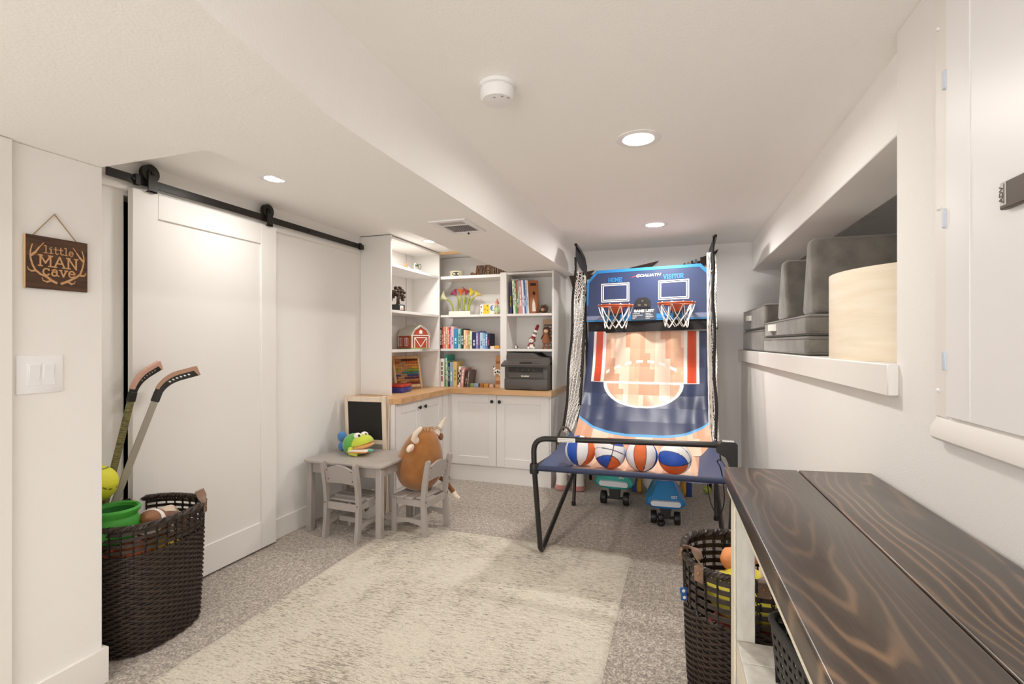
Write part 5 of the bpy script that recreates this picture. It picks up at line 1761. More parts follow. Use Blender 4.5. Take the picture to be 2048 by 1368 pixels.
# ------------------------------------------------------------------ loft: foam cushions and bent plywood
def cushion(name, label, M, sx, sy, sz, tag_=None, seam=True, wr_=0):
    c = thing(name, label, 'cushion', M=M, group='grey suede foam cushions in the loft')
    b = bmesh.new()
    m = MB()
    N = 10
    m.box(-sx / 2, sx / 2, -sy / 2, sy / 2, 0, sz, min(.028, sz * .25), 4)
    obj('cover', m, 'suede', c, sharp=70)
    if seam:
        r_ = .012
        for z in (.012, sz - .012):
            obj('piping', MB().tube([(p[0], p[1], z) for p in rrect(-sx / 2 + .0005, sx / 2 - .0005, -sy / 2 + .0005, sy / 2 - .0005, .026, 5)], .0028, 5, closed=True, up=(0, 0, 1)), 'suede', c)
    if tag_:
        tm = MB(T(-sx / 2 - .001, tag_, sz * .55))
        vs = []
        prof = [(-.085, .0), (-.08, .006), (-.05, .030), (.0, .040), (.05, .030), (.08, .006), (.085, 0)]
        v_, f_ = [], []
        for (yy, xx) in prof:
            for (dx, dz_) in ((0, -.021), (-.003, -.021), (-.003, .021), (0, .021)):
                v_.append((-xx * .7 + dx, yy, dz_))
        for i in range(len(prof) - 1):
            for k in range(4):
                f_.append((i * 4 + k, i * 4 + (k + 1) % 4, (i + 1) * 4 + (k + 1) % 4, (i + 1) * 4 + k))
        f_ += [(0, 1, 2, 3), tuple((len(prof) - 1) * 4 + k for k in range(4))]
        tm.add(v_, f_)
        obj('handle_strap', tm, 'webbing', c)
    return c
LZ = 1.2365
LW = lambda x, y, z, rz=0: WR @ T(x, y, z) @ RZ(rz)
cushion('foam_cushion', 'grey cushion at the bottom of the far pair on the loft ledge', LW(.37, 2.66, LZ), .72, 1.02, .165, None)
cushion('foam_cushion', 'grey cushion with white strap, upper of the far pair on the loft ledge', LW(.37, 2.655, LZ + .168), .72, 1.01, .175, .12)
cushion('foam_cushion', 'grey cushion at the bottom of the near stack beside the plywood', LW(.37, 1.57, LZ), .74, 1.10, .098, None)
cushion('foam_cushion', 'grey cushion with white strap, upper of the near stack beside the plywood', LW(.37, 1.57, LZ + .101), .73, 1.09, .105, .22)
def wedge(label, M, prof, wid):
    c = thing('wedge_cushion', label, 'cushion', M=M, group='upright wedge cushions in the loft')
    b = bmesh.new()
    n_ = len(prof)
    vs = [b.verts.new((x, p[0], p[1])) for x in (-wid / 2, wid / 2) for p in prof]
    b.faces.new(vs[:n_][::-1])
    b.faces.new(vs[n_:])
    for i in range(n_):
        b.faces.new((vs[i], vs[(i + 1) % n_], vs[(i + 1) % n_ + n_], vs[i + n_]))
    bmesh.ops.recalc_face_normals(b, faces=b.faces[:])
    bmesh.ops.bevel(b, geom=b.edges[:], offset=.030, segments=4, profile=.5, affect='EDGES')
    obj('cover', MB().bm(b), 'suede', c, sharp=70)
    return c
wz = LZ + .2085
wedge('grey wedge cushion standing upright on the near cushion stack, closer to the plywood', LW(.52, 1.235, wz), [(-.115, 0), (.115, 0), (.02, .395), (-.075, .395)], .92)
wedge('grey wedge cushion standing upright on the near stack, farther from the plywood', LW(.48, 1.79, wz), [(-.15, 0), (.15, 0), (.03, .37), (-.06, .37)], .86)
py = thing('plywood_curve', 'curved sheet of pale birch plywood standing at the near end of the loft', 'panel', M=T(.905, 2.25, LZ))
m = MB()
pts_o, pts_i = [], []
for k in range(33):
    a = R(95 + 170 * k / 32)
    pts_o.append((.345 * math.cos(a), .38 * math.sin(a)))
    pts_i.append((.332 * math.cos(a), .367 * math.sin(a)))
m.prism(pts_o + pts_i[::-1], 0, .330)
obj('sheet', m, 'birch', py, sharp=30)

# ------------------------------------------------------------------ basketball arcade game
AX0, AX1 = -.815, .245
ag = thing('basketball_arcade', 'folding two-hoop basketball arcade game with blue backboard and black frame', 'arcade game', (-.285, 3.8, 0))
def A(name, mb, m, parent=None, **kw):
    return obj(name, mb, m, parent or ag, world=True, **kw)
def smooth(pts, n_=6, closed=False):
    P = [Vector(p) for p in pts]
    out = []
    L = len(P)
    for i in range(L - 1):
        p0, p1, p2, p3 = P[max(i - 1, 0)], P[i], P[i + 1], P[min(i + 2, L - 1)]
        for k in range(n_):
            t = k / n_
            out.append(.5 * ((2 * p1) + (-p0 + p2) * t + (2 * p0 - 5 * p1 + 4 * p2 - p3) * t * t + (-p0 + 3 * p1 - 3 * p2 + p3) * t ** 3))
    out.append(P[-1])
    return out
def bend(pts, r, n_=6):
    """polyline with rounded corners"""
    P = [Vector(p) for p in pts]
    out = [P[0]]
    for i in range(1, len(P) - 1):
        a, b, c = P[i - 1], P[i], P[i + 1]
        u, v = (a - b), (c - b)
        d = min(r, u.length * .49, v.length * .49)
        s, e = b + u.normalized() * d, b + v.normalized() * d
        for k in range(n_ + 1):
            t = k / n_
            out.append((1 - t) ** 2 * s + 2 * t * (1 - t) * b + t * t * e)
    out.append(P[-1])
    return out
TR = .016
for x in (AX0, AX1):
    s_ = 1 if x > 0 else -1
    A('front_leg', MB().tube(bend([(x + s_ * .022, 2.895, .55), (x, 2.955, .029), (x, 3.03, .029), (x + (.0 if s_ < 0 else .0), 3.93, .262)], .06), TR, 10), 'black_tube')
    A('middle_leg', MB().tube([(x, 3.955, .0), (x, 4.02, .30), (x, 4.10, .52)], .0135, 10), 'black_tube')
    A('rear_leg', MB().tube([(x, 4.75, .0), (x, 4.60, .80), (x, 4.50, 1.50)], .013, 10), 'black_tube')
    A('rear_post', MB().tube(smooth([(x, 4.12, .50), (x, 4.27, .95), (x, 4.43, 1.50), (x, 4.46, 2.0)]), .015, 10), 'black_tube')
    A('side_rail', MB().tube([(x + s_ * .022, 2.895, .55), (x, 3.5, .53), (x, 4.12, .50)], .013, 10), 'black_tube')
    A('net_arm', MB().tube(smooth([(x, 4.46, 2.0), (x, 4.40, 2.055), (x, 4.20, 2.09), (x, 4.04, 2.105)]), .012, 8), 'black_tube')
    A('joint', MB(T(x + s_ * .022, 2.895, .545)).lathe([(.026, -.03), (.028, -.02), (.028, .02), (.024, .03)], 14), 'black_plastic')
    A('foot_cap', MB(T(x, 3.955, 0)).lathe([(.017, 0), (.018, .004), (.016, .03)], 12), 'black_plastic')
# front bar: rises from the left joint, crosses, ends in the control box
A('front_bar', MB().tube(bend([(AX0 - .022, 2.893, .555), (AX0 - .028, 2.90, .725), (AX1 - .06, 2.90, .752)], .09, 10), .0165, 12), 'black_tube')
mat('label_paper', '#e9e5df', .6)
lbm = MB()
A('warning_label', MB(frame((-.69, 2.8822, .7155), (1, 0, .027), (0, 0, 1))).box(0, .105, 0, .024, 0, .0012), 'label_paper')
A('label_print', MB(frame((-.686, 2.881, .719), (1, 0, .027), (0, 0, 1))).box(0, .095, .010, .014, 0, .0004).box(0, .088, .002, .005, 0, .0004), 'grey_mark')
A('tray_bar', MB().tube([(AX0 - .02, 2.895, .548), (AX1 + .015, 2.895, .562)], .0165, 10), mat('navy_fabric', '#262f4c', .6))
cbx = MB(frame((0, 2.93, 0), (1, 0, 0), (0, 0, 1)))
cbx.prism([(.175, .742), (.205, .775), (.272, .775), (.282, .765), (.282, .60), (.245, .60), (.240, .655), (.222, .695), (.178, .720)], 0, .07)
cb_o = A('control_box', cbx, 'black_plastic')
A('buttons', MB().box(.208, .268, 2.870, 2.920, .7752, .7772), 'grey_mark', cb_o)
bpm = MB()
for k in range(5):
    bpm.box(.211 + k * .0115, .219 + k * .0115, 2.873, 2.888, .7772, .7785)
A('button_print', bpm, 'label_paper', cb_o)
A('cable', MB().tube(smooth([(.20, 2.96, .66), (.19, 2.98, .645), (.215, 3.05, .58), (.235, 3.1, .40), (.21, 3.2, .28), (.17, 3.3, .33), (.15, 3.35, .48)]), .0035, 6), 'black_plastic')

# ramp sheet with printed court
def court(u, v):
    wood = ['#dfb89b', '#d6a486', '#e8cab2', '#cf9a7c', '#e1bda2', '#d9ac8e', '#ead0bb', '#d39f82']
    def wd():
        c = int(u * 24)
        r_ = int(v * 2.0 + (c * 37 % 11) / 11 * 2)
        return wood[(c * 5 + r_ * 3) % 8]
    # light blue wave
    wave = .715 + .135 * (1 - abs((u - .50) / .50) ** 3.0) if abs(u - .5) < .5 else .715
    if v > wave + .022:
        return wd()
    if v > wave:
        return '#5aa5de'
    lane = v < .40 and ((.055 < u < .165) or (.815 < u < .935))
    if lane and v < .395:
        if u < .5:
            return '#f0eae6' if (u < .078 or u > .135) else '#cf4a28'
        return '#f0eae6' if (u > .915 or u < .842) else '#cf4a28'
    # key
    if v <= .40:
        inside = .165 <= u <= .815
        edge = False
    else:
        q = ((u - .49) / .325) ** 2 + ((v - .40) / .215) ** 2
        inside = q < 1
        edge = 1 - .17 < q < 1.02 + .0
        if q < 1 and q > .84:
            return '#f0eae6'
    if inside:
        if abs(v - .398) < .010:
            return '#f0eae6'
        dx = (u - .49) / .325
        if abs(dx) < .96:
            va = .205 + .11 * dx * dx
            if abs(v - va) < .010 + .006 * abs(dx):
                ph = (dx + 1.0) / 2 * 7.0 + .18
                if ph % 1.0 < .60:
                    return '#f0eae6'
        return wd()
    if v > .385 and v < .40 and (.055 < u < .935):
        return '#f0eae6'
    return '#2e3858'
RP = [(0, 4.405, 1.40, -.775, .205), (.10, 4.39, 1.25, -.780, .205), (.25, 4.36, 1.10, -.785, .205), (.39, 4.31, .975, -.79, .205), (.50, 4.26, .87, -.79, .205), (.61, 4.18, .775, -.79, .205), (.73, 4.06, .68, -.785, .205),
      (.85, 3.93, .600, -.78, .21), (.93, 3.82, .548, -.78, .215), (1.0, 3.70, .51, -.78, .22)]
def lerp_t(tab, v):
    for a, b in zip(tab, tab[1:]):
        if v <= b[0]:
            t = (v - a[0]) / (b[0] - a[0])
            return [p + (q - p) * t for p, q in zip(a[1:], b[1:])]
    return list(tab[-1][1:])
def ramp_pt(u, v):
    y, z, x0, x1 = lerp_t(RP, v)
    x = x0 + (x1 - x0) * u
    e = min(u, 1 - u)
    wr_ = .013 * math.sin(u * 46 + 2.2 * v) * math.exp(-e * 6) * (.3 + v) + .006 * math.sin(u * 19 - v * 6 + 1.5 * math.sin(v * 5)) + .004 * noise.noise((u * 9, v * 3, 1.3))
    lift = .05 * max(0, 1 - e / .16) ** 2 * max(0, v - .25)
    return (x, y - wr_ - lift, z + lift * .9)
NU, NV = 320, 400
rmb = MB()
rmb.grid(NU, NV, ramp_pt)
cols = [lin(court(i / NU, j / NV)) for j in range(NV + 1) for i in range(NU + 1)]
rso = A('ramp_sheet', rmb, 'printed_vinyl', cols=cols, sharp=60)
# ball tray continuing the sheet
def tray(u, v):
    x0, x1 = -.78 - .045 * v, .22 + .03 * v
    x = x0 + (x1 - x0) * u
    e = min(u, 1 - u)
    y = 3.70 - .79 * v
    z = .51 - .016 * math.sin(v * PI) + .025 * v * v
    ze = .64 - .092 * v ** .8
    lift = max(0, ze - z) * max(0, 1 - e / .11) ** 1.4
    return (x, y, z + lift - .012 * v * max(0, math.sin(u * 9 + 1)) * (1 - v) * 2 + .002 * math.sin(u * 40 + v * 9))
trb = MB()
trb.grid(200, 120, tray)
def tray_col(i, j):
    u, v = i / 200, j / 120
    e = min(u, 1 - u)
    if e < .10 + .06 * v:
        return '#364a70'
    if v > .80:
        return '#2e3858'
    wood = ['#dfb89b', '#d6a486', '#e8cab2', '#cf9a7c', '#e1bda2']
    return wood[int(u * 24) * 3 % 5]
tco = [lin(tray_col(i, j)) for j in range(121) for i in range(201)]
A('ball_tray', trb, 'printed_vinyl', cols=tco, sharp=60)
mat('blue_fabric', '#3a5f8f', .6)
for x, s_ in ((-.785, -1), (.22, 1)):
    A('tie_cord', MB().tube(smooth([(x + s_ * .012, 3.24, .672), (x + s_ * .004, 3.26, .63), (x + s_ * .008, 3.27, .585)]), .004, 6), 'black_plastic')
    if s_ < 0:
        A('net_loop', MB().tube(smooth([(x - .02, 3.36, .60), (x - .018, 3.38, .655), (x - .018, 3.50, .695), (x - .016, 3.66, .665), (x - .01, 3.76, .61)]), .008, 8), 'black_tube')

# backboard
BM = frame((-.275, 4.36, 1.505), (1, -.085, .012), (0, .03, 1))
bd = MB(BM)
oc = [(-.515, .0), (.515, .0), (.515, .335), (.43, .435), (-.43, .435), (-.515, .335)]
bd.prism(oc, -.012, .006)
bko = A('backboard', bd, mat('board_navy', '#2c3759', .38))
tr = MB(BM)
tb2 = .026
tr.prism([(-.43, .435), (.43, .435), (.42, .435 - tb2), (-.42, .435 - tb2)], -.014, .0085)
tr.prism([(.43, .435), (.515, .335), (.515 - .020, .335 - .006), (.42, .435 - tb2)], -.014, .0085)
tr.prism([(-.515, .335), (-.43, .435), (-.42, .435 - tb2), (-.495, .329)], -.014, .0085)
tr.prism([(.515, .335), (.515, .13), (.503, .13), (.495, .329)], -.014, .0085)
tr.prism([(-.515, .13), (-.515, .335), (-.495, .329), (-.503, .13)], -.014, .0085)
A('border', tr, mat('board_blue', '#2778b4', .4), bko)
lo_ = MB(BM)
lo_.box(-.35, .30, .0, .040, .006, .0085)
A('lower_stripe', lo_, 'board_blue', bko)
for (a, b) in ((-.515, -.352), (.302, .515)):
    A('lower_panel', MB(BM).box(a, b, .0, .036, .006, .0085), mat('panel_grey', '#737a94', .45), bko)
A('bottom_edge', MB(BM).box(-.515, .515, -.014, .0, -.012, .006), 'board_blue', bko)
A('side_flap_sheet', MB(BM).prism([(.516, .365), (.545, .33), (.548, .12), (.516, .10)], -.035, -.005), 'board_blue', bko)
pr_ = MB(BM)
def rectline(x0, x1, y0, y1, w_):
    for (p, q) in (((x0, y0), (x1, y0)), ((x1, y0), (x1, y1)), ((x1, y1), (x0, y1)), ((x0, y1), (x0, y0))):
        pr_.seg(p, q, w_, .006, .0078)
for cx in (-.265, .218):
    rectline(cx - .118, cx + .118, .157, .312, .0075)
    rectline(cx - .103, cx + .103, .171, .298, .0075)
A('target_lines', pr_, 'label_paper', bko)
wr2 = MB(BM @ T(0, 0, .0062))
slab(wr2, 'HOME', -.265, .328, .033, .0300, .0068, Matrix(), .0015)
A('home_lettering', wr2, 'board_blue', bko)
wr2 = MB(BM @ T(0, 0, .0062))
slab(wr2, 'VISITOR', .218, .328, .034, .0285, .0068, Matrix(), .0015)
A('visitor_lettering', wr2, 'board_blue', bko)
vs, fs = textmesh('GOALIATH', .032, .25, .0007, .0008, sx=1.28)
A('brand_lettering', MB(BM @ T(.012, .366, .0072)).add(vs, fs), 'label_paper', bko)
A('brand_swoosh', MB(BM).prism([(-.135, .354), (-.09, .370), (-.062, .382), (-.07, .362), (-.085, .356), (-.082, .364)], .006, .0078), mat('swoosh_red', '#c9402f', .45), bko)
sc_ = MB(BM)
sc_.prism([(-.093, .095), (.033, .095), (.033, .150), (.005, .178), (-.065, .178), (-.093, .150)], .006, .022)
sco = A('score_display', sc_, 'black_plastic', bko)
wn = MB(BM)
for (a, b, c, d_) in ((-.045, -.015, .140, .158), (-.075, -.040, .103, .127), (-.022, .013, .103, .127)):
    wn.box(a, b, c, d_, .022, .0232)
A('score_window', wn, mat('window_dark', '#0e0d0d', .2), sco)
wn = MB(BM)
for (a, b, c, d_) in ((-.040, -.020, .143, .155), (-.070, -.045, .106, .124), (-.017, .008, .106, .124)):
    wn.box(a, b, c, d_, .0232, .0238)
A('score_digits', wn, mat('digit_grey', '#5b4f4e', .3), sco)
gl_ = MB(BM)
gl_.prism(rrect(-.128, .082, -.010, .088, .008, 4), .0085, .011)
glo = A('game_list_plate', gl_, mat('plate_slate', '#3a4150', .45), bko)
wl2 = MB(BM @ T(0, 0, .0111))
slab(wl2, 'GAME LIST', -.020, .057, .019, .0215, .0045, Matrix(), .001)
A('list_heading', wl2, 'label_paper', glo)
wl2 = MB(BM)
for r_i in range(4):
    for c_i in range(2):
        x0 = -.116 + c_i * .108
        L = [(.062, .085, .038, .022), (.042, .058, .066, .04)][c_i][r_i]
        y0 = .042 - r_i * .0135
        wl2.box(x0, x0 + .003, y0, y0 + .004, .011, .0117)
        xx = x0 + .006
        while xx < x0 + L:
            l_ = rnd.uniform(.008, .016)
            wl2.box(xx, min(xx + l_, x0 + L), y0, y0 + .0042, .011, .0117)
            xx += l_ + .0025
A('list_print', wl2, 'label_paper', glo)

# hoops with nets
mat('hoop_orange', '#b04a22', .4)
for hx_ in (-.518, -.035):
    hy = 4.215 - (hx_ + .275) * .085
    hz_ = 1.612 + (hx_ + .275) * .012
    RR = .140
    m = MB(T(hx_, hy, hz_))
    m.tube([(RR * math.cos(2 * PI * k / 48), RR * math.sin(2 * PI * k / 48) * .86, 0) for k in range(48)], .0085, 10, closed=True)
    ho = A('hoop', m, 'hoop_orange')
    A('bracket', MB(T(hx_, hy + .055, hz_ - .002)).lathe([(.062, 0), (.05, -.035), (.03, -.055), (.008, -.06)], 20), 'hoop_orange', ho)
    A('mount', MB().box(hx_ - .022, hx_ + .022, hy + .05, hy + .15, hz_ - .105, hz_ - .045, .004, 1), 'black_plastic', ho)
    nm = MB(T(hx_, hy, hz_))
    K = 10
    lv = [(.140, .0), (.128, -.045), (.112, -.085), (.098, -.12), (.092, -.155), (.09, -.185)]
    for k in range(K):
        for sg2 in (-1, 1):
            pts = []
            for i, (r0, z0) in enumerate(lv):
                a = 2 * PI * (k + (0 if i == 0 else .12 if i == 1 else sg2 * .5 * (i - 1) * .72 + .12)) / K if i > 1 else 2 * PI * (k + sg2 * .18 * i + .12) / K
                pts.append((r0 * math.cos(a), r0 * math.sin(a) * .86, z0 + .006 * math.sin(k * 2.3)))
            nm.tube(smooth(pts, 4), .0033, 5)
        a = 2 * PI * (k + .12) / K
        nm.tube([(.14 * math.cos(a) + .007 * math.cos(q) * -math.sin(a), .86 * (.14 * math.sin(a) + .007 * math.cos(q) * math.cos(a)), .012 * math.sin(q)) for q in [2 * PI * j / 10 for j in range(10)]], .003, 5, closed=True)
    A('net', nm, 'net_white', ho, kind='stuff')

# black curtain under the board
def curtain(u, v):
    p0 = BM @ Vector((-.505 + 1.01 * u, -.012 - v * (.085 + .02 * (1 - u)), -.004))
    return (p0.x, p0.y + .012 * math.sin(u * 19) * v + .01 * v, p0.z)
A('curtain', MB().grid(60, 8, curtain), 'net_black', sharp=60)

# side nets
def sidenet(x, s_):
    m = MB()
    Fr = [(0, 4.035, 2.00), (.35, 3.92, 1.55), (.68, 3.77, 1.05), (1.0, 3.60, .66)]
    Re = [(0, 4.43, 2.00), (.30, 4.44, 1.50), (.62, 4.37, 1.10), (.85, 4.22, .78), (1.0, 3.86, .60)]
    def pt(a, t):
        f, r_ = lerp_t(Fr, t), lerp_t(Re, t)
        b = math.sin(PI * a)
        return Vector((x + s_ * .035 * b * (1 - .4 * t) + .006 * math.sin(a * 31 + t * 17), f[0] + (r_[0] - f[0]) * a, f[1] + (r_[1] - f[1]) * a - .02 * b))
    NA, NT = 15, 44
    for k in range(-NT // 2, NT + 1):
        for sg2 in (-1, 1):
            pts = []
            for i in range(NA + 1):
                tt = (k + sg2 * i * .62 + (NA * .62 if sg2 < 0 else 0)) / NT + .012 * math.sin(i * 1.7 + k)
                if 0 <= tt <= 1:
                    pts.append(pt(i / NA, tt))
            if len(pts) > 1:
                m.tube(pts, .0017, 3, caps=False)
    A('side_net', m, 'net_white', kind='stuff')
    e = MB()
    e.tube(smooth([pt(0, t) for t in [k / 12 for k in range(13)]], 2), .011, 8, flat=.5)
    A('net_edge', e, 'net_black')
    e = MB()
    for q in range(2):
        e.tube([pt(1, t) + Vector((.006 * math.sin(t * 60 + q * 3), .008 * math.cos(t * 60 + q * 3), 0)) for t in [k / 60 for k in range(61)]], .003, 5)
    A('net_rope', e, 'net_white')
    c = MB()
    def cap(u, v):
        y = 4.03 + .43 * u
        zt = 2.112 - .10 * max(0, (u - .35) / .65) ** 1.6
        zb = lerp_t([(0, 2.01), (.25, 1.99), (.6, 1.93), (1, 1.90)], u)[0]
        return (x + s_ * .012 * math.sin(u * 5) + (.0015 if v > 1 else 0), y, zb + (zt - zb) * v)
    c.grid(16, 6, cap)
    A('net_cap', c, 'net_black', sharp=60)
    A('net_cap_edge', MB().tube(smooth([(x, 4.47, 2.0), (x, 4.475, 1.75), (x, 4.47, 1.5)]), .016, 8, flat=.6), 'net_black')
sidenet(AX0, -1)
sidenet(AX1 - .02, 1)
# loose gathered rope of the net bunched along the post by the loft wall
e = MB()
for q in range(9):
    ph = q * .9
    e.tube([(AX1 - .035 + .014 * math.sin(t * 9 + ph), 4.28 - .10 * t + .02 * math.cos(t * 7 + ph) - (.35 * max(0, t - .45)), 2.02 - 1.38 * t) for t in [k / 40 for k in range(41)]], .0042, 4)
A('gathered_net', e, 'net_white', kind='stuff')
A('clamp', MB(T(AX1, 4.40, 1.42)).lathe([(.02, -.03), (.026, -.02), (.026, .02), (.02, .03)], 10).ell((.02, -.02, 0), (.018, .018, .018), 8, 6), 'black_plastic')
A('clamp', MB(T(AX1, 4.20, .78)).lathe([(.018, -.02), (.022, -.012), (.022, .012), (.018, .02)], 10), 'black_plastic')
A('clamp', MB(T(AX1, 4.13, .55)).lathe([(.018, -.02), (.022, -.012), (.022, .012), (.018, .02)], 10), 'black_plastic')

# basketballs
def bball(p):
    # panels: two great circles and two curves
    x, y, z = p
    s = .026
    if abs(x) < s or abs(y) < s:
        return '#23243a'
    k = abs(z) * 1.0
    c = .62 - .10 * abs(x)
    d_ = abs(abs(y) - (.36 + .42 * x * x * 1.0)) 
    if d_ < s * .9:
        return '#23243a'
    outer = abs(y) > .36 + .42 * x * x
    q = (x > 0) + 2 * (y > 0)
    if outer:
        return ['#2a54b4', '#dd6a35', '#dd6a35', '#2a54b4'][q]
    return '#ece9ea'
def wball(p):
    a = math.atan2(p.y, p.x)
    k = (a / (2 * PI) * 8 + .5) % 8
    f = abs(k - round(k))
    r_ = math.hypot(p.x, p.y)
    if f * 2 * PI / 8 * r_ < .026:
        return '#23243a'
    return ['#dd6a35', '#ece9ea', '#2a54b4', '#ece9ea'][int(k) % 4]
def align(a, wa, b, wb):
    def basis(p, q):
        p = Vector(p).normalized()
        q = Vector(q)
        q = (q - p * q.dot(p)).normalized()
        return Matrix((p, q, p.cross(q))).transposed()
    return (basis(wa, wb) @ basis(a, b).transposed()).to_4x4()
BALLS = [(-.617, 3.20, .605, wball, RX(R(-20)) @ RZ(R(-25)), 'white, blue and orange striped basketball, first from the left in the tray'),
         (-.424, 3.19, .605, bball, RZ(R(-20)) @ RX(R(62)) @ RY(R(35)), 'white, blue and orange basketball, second from the left in the tray'),
         (-.230, 3.18, .605, wball, RX(R(-18)) @ RZ(R(-92)), 'white basketball with one wide orange stripe, third from the left in the tray'),
         (-.035, 3.17, .605, bball, align((.55, .78, 0), (-.32, -.86, .30), (0, 0, 1), (.95, -.3, -.05)), 'basketball with a big blue panel at the control box end of the tray')]
for (x, y, z, fn_, rot_, l_) in BALLS:
    color_ball('basketball', l_, 'ball', (x, y, z), .0965, fn_, rot_, 160, 96, group='basketballs in the arcade tray')

# ------------------------------------------------------------------ toys beneath the arcade
def wiggle_car(label, loc, rz, hx, s_=1.0):
    c = thing('ride_on_toy', label, 'ride-on toy', M=T(*loc) @ RZ(rz) @ Matrix.Scale(s_, 4))
    k = 'shell' + hx.strip('#')
    mat(k, hx, .3, coat=.4)
    # nose shell: outline in front view (x, z) lofted backwards; front faces -y
    fr = [(-.125, .145), (-.135, .160), (-.125, .185), (-.095, .205), (-.060, .285), (-.045, .298), (0, .292), (.045, .298), (.060, .285), (.095, .205), (.125, .185), (.135, .160), (.125, .145), (.09, .125), (0, .118), (-.09, .125)]
    n_ = len(fr)
    rings = []
    for (yy, sx_, sz_, dz_) in ((-.035, .90, .90, .010), (-.055, .97, .97, .004) if False else (-.05, .96, .96, .006), (-.02, 1, 1, 0), (.10, .98, 1.0, .01), (.25, .72, .72, .06), (.30, .55, .5, .09)):
        rings.append([(x * sx_, yy + (.15 * max(0, (z - .17)) / .13 if yy < .05 else 0) * .6, .118 + (z - .118) * sz_ + dz_) for x, z in fr])
    vs = [p for r0 in rings for p in r0]
    fs = [[i * n_ + q, i * n_ + (q + 1) % n_, (i + 1) * n_ + (q + 1) % n_, (i + 1) * n_ + q] for i in range(len(rings) - 1) for q in range(n_)]
    fs += [list(range(n_ - 1, -1, -1)), [(len(rings) - 1) * n_ + q for q in range(n_)]]
    obj('shell', MB().add(vs, fs), k, c, sharp=40)
    lp_ = MB(frame((0, -.047, .158), (1, 0, 0), (0, .0, 1)))
    lp_.prism(rrect(-.098, .098, -.017, .017, .0165, 6), -.03, .006)
    obj('light_bar', lp_, mat('lamp_white', '#dfe3ea', .3), c)
    vs, fs = textmesh('007', .026, 0, .0004, .0008)
    a_ = math.atan2(.09, .13)
    obj('number', MB(T(.055, -.040, .203) @ RX(R(90) - .55)).add(vs, fs), 'label_paper', c)
    for (xx, lx) in ((-.078, -1), (.078, 1)):
        wh = obj('wheel', MB(T(xx, .02, .045) @ RY(R(90))).lathe([(.030, -.022), (.043, -.018), (.045, -.008), (.045, .008), (.043, .018), (.030, .022)], 24), 'black_plastic', c)
        obj('hub', MB(T(xx + lx * .018, .02, .045) @ RY(R(90) * lx)).lathe([(.032, 0), (.030, .006), (.012, .010)], 20), 'grey_mark', wh)
    obj('fork', MB().prism([(-.04, .128), (.04, .128), (.03, .05), (-.03, .05)], -.05, .01, frame((0, 0, 0), (1, 0, 0), (0, 0, 1))).box(-.06, .06, .01, .03, .038, .052), 'black_plastic', c)
    obj('rear_body', MB().box(-.07, .07, .26, .50, .12, .19, .03, 3), k, c)
    for xx in (-.085, .085):
        obj('rear_wheel', MB(T(xx, .45, .045) @ RY(R(90))).lathe([(.030, -.02), (.045, -.014), (.045, .014), (.030, .02)], 20), 'black_plastic', c)
    return c
wiggle_car('turquoise ride-on toy car nose with a white light bar under the ball tray', (-.505, 4.06, .0005), R(-2), '#3fb0a4', 1.16)
wc = wiggle_car('bright blue ride-on toy car nose with a white light bar under the ball tray', (-.105, 3.735, .0005), R(4), '#2b82be', 1.04)
obj('caster', MB(T(-.03, -.03, .022)).ell((0, 0, 0), (.028, .034, .022), 14, 10).box(-.02, .02, .0, .06, .0, .05, .008, 2), 'black_plastic', wc)

hc = thing('toy_loader', 'white, yellow and blue toy vehicle behind the blue ride-on toy', 'toy', M=T(-.16, 4.50, .001) @ RZ(R(0)))
mat('loader_white', '#ece8e2', .4)
mat('loader_yellow', '#d9a83c', .4)
mat('loader_blue', '#2c4da0', .45)
mat('loader_orange', '#c98432', .4)
obj('body', MB().ell((0, 0, .115), (.165, .15, .115), 28, 18, fn=lambda p: Vector((p.x, p.y, max(p.z, -.85)))), 'loader_white', hc, sharp=70)
for s_ in (-1, 1):
    obj('wheel', MB(T(s_ * .182, -.03, .066) @ RY(R(90))).lathe([(.04, -.02), (.060, -.017), (.066, 0), (.060, .017), (.04, .02)], 26), 'loader_yellow', hc)
    obj('side_post', MB().box(s_ * .225 - .022, s_ * .225 + .022, -.03, .03, .0, .27, .004, 1), 'loader_blue', hc)
    obj('arm', MB().box(s_ * .185 - .016, s_ * .185 + .016, -.05, .06, .134, .26, .01, 2), 'loader_orange', hc)
    obj('headlight', MB(T(s_ * .07, -.105, .185) @ RX(R(60))).ell((0, 0, 0), (.055, .03, .02), 16, 10), 'print_blue', hc)
obj('crossbar', MB().box(-.245, .245, -.02, .02, .271, .29, .004, 1), 'loader_blue', hc)

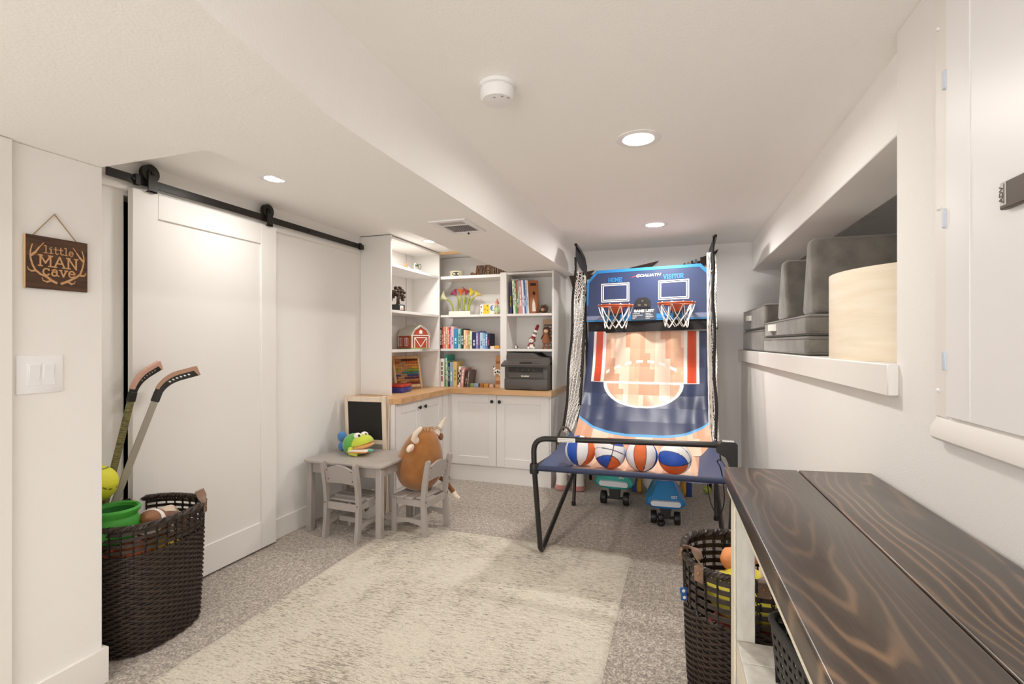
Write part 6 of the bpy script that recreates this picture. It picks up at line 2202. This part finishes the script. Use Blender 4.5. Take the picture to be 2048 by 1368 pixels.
cw = thing('cow_plush', 'white plush cow with pink hooves standing under the ball tray by the cabinet', 'plush toy', M=T(-.945, 4.45, .001) @ RZ(R(12)) @ Matrix.Scale(.92, 4))
obj('body', MB().ell((0, .02, .23), (.115, .15, .12), 28, 18), 'white_plush', cw)
hdw = obj('head', MB().ell((-.02, -.10, .34), (.075, .08, .07), 20, 14), 'white_plush', cw)
obj('muzzle', MB().ell((-.02, -.165, .32), (.055, .04, .04), 16, 10), 'blush_plush', hdw)
for s_ in (-1, 1):
    obj('ear', MB().ell((-.02 + s_ * .085, -.09, .36), (.04, .02, .02), 12, 8), 'white_plush', hdw)
    obj('eye', MB().ell((-.02 + s_ * .035, -.168, .365), (.008, .006, .009), 10, 6), 'black_plastic', hdw)
for (xx, yy) in ((-.085, -.09), (.075, -.11), (-.075, .12), (.085, .12)):
    lg = obj('leg', MB().lathe([(.058, .05), (.052, .10), (.055, .19), (.04, .22)], 18, T(xx, yy, 0)), 'white_plush', cw)
    obj('hoof', MB().lathe([(.050, .0), (.063, .01), (.066, .03), (.059, .052)], 18, T(xx, yy, 0)), mat('hoof_pink', '#c98a84', .9, sheen=.3), lg)

def tball(p):
    return '#e8e8d0' if abs(p.z - .45 * math.sin(2 * math.atan2(p.y, p.x))) < .07 else '#b5c94a'
color_ball('tennis_ball', 'small yellow-green ball on the carpet beside the arcade leg', 'ball', (.215, 4.62, .034), .033, tball, None, 32, 20, matk='printed_plush')

# ------------------------------------------------------------------ wooden arrows on the back wall
grain('arrow_wood', '#33201a', '#4a2f25', '#5a3a2d', .6, (8, 60, 60))
aw = thing('wooden_arrow', 'dark brown wooden arrow on the wall behind the backboard, plain pointed tip', 'wall decor', M=YB(-.60, 4.949, 1.985) @ RZ(R(7)))
AWF = Matrix()
obj('shaft', MB().prism([(-.35, -.02), (.30, -.02), (.30, .02), (-.35, .02)], 0, .018), 'arrow_wood', aw)
obj('tip', MB().prism([(.14, .022), (.41, .042), (.30, -.022), (.14, -.022)], .0185, .030), 'arrow_wood', aw)
obj('tail', MB().prism([(-.46, .055), (-.20, .055), (-.30, -.02), (-.40, -.24), (-.43, -.13)], .0185, .030), 'arrow_wood', aw)
aw2 = thing('wooden_arrow', 'dark brown wooden arrow with a black and grey feathered tail above the backboard corner', 'wall decor', M=YB(.05, 4.949, 2.00) @ RZ(R(19)))
obj('shaft', MB().prism([(-.30, -.02), (.20, -.02), (.20, .02), (-.30, .02)], 0, .018), 'arrow_wood', aw2)
obj('tip', MB().prism([(.14, .045), (.20, .040), (.30, .045), (.19, -.045), (.12, -.03)], .0185, .030), 'arrow_wood', aw2)
obj('point', MB().prism([(.19, .03), (.31, .06), (.21, -.03)], .0305, .036), 'black_plastic', aw2)
for k in range(4):
    obj('band', MB().prism([(-.03 + k * .035, -.035), (-.012 + k * .035, -.035), (.002 + k * .035, .045), (-.016 + k * .035, .045)], .0185, .028), ['black_plastic', 'grey_mark', 'black_plastic', 'panel_grey'][k], aw2)
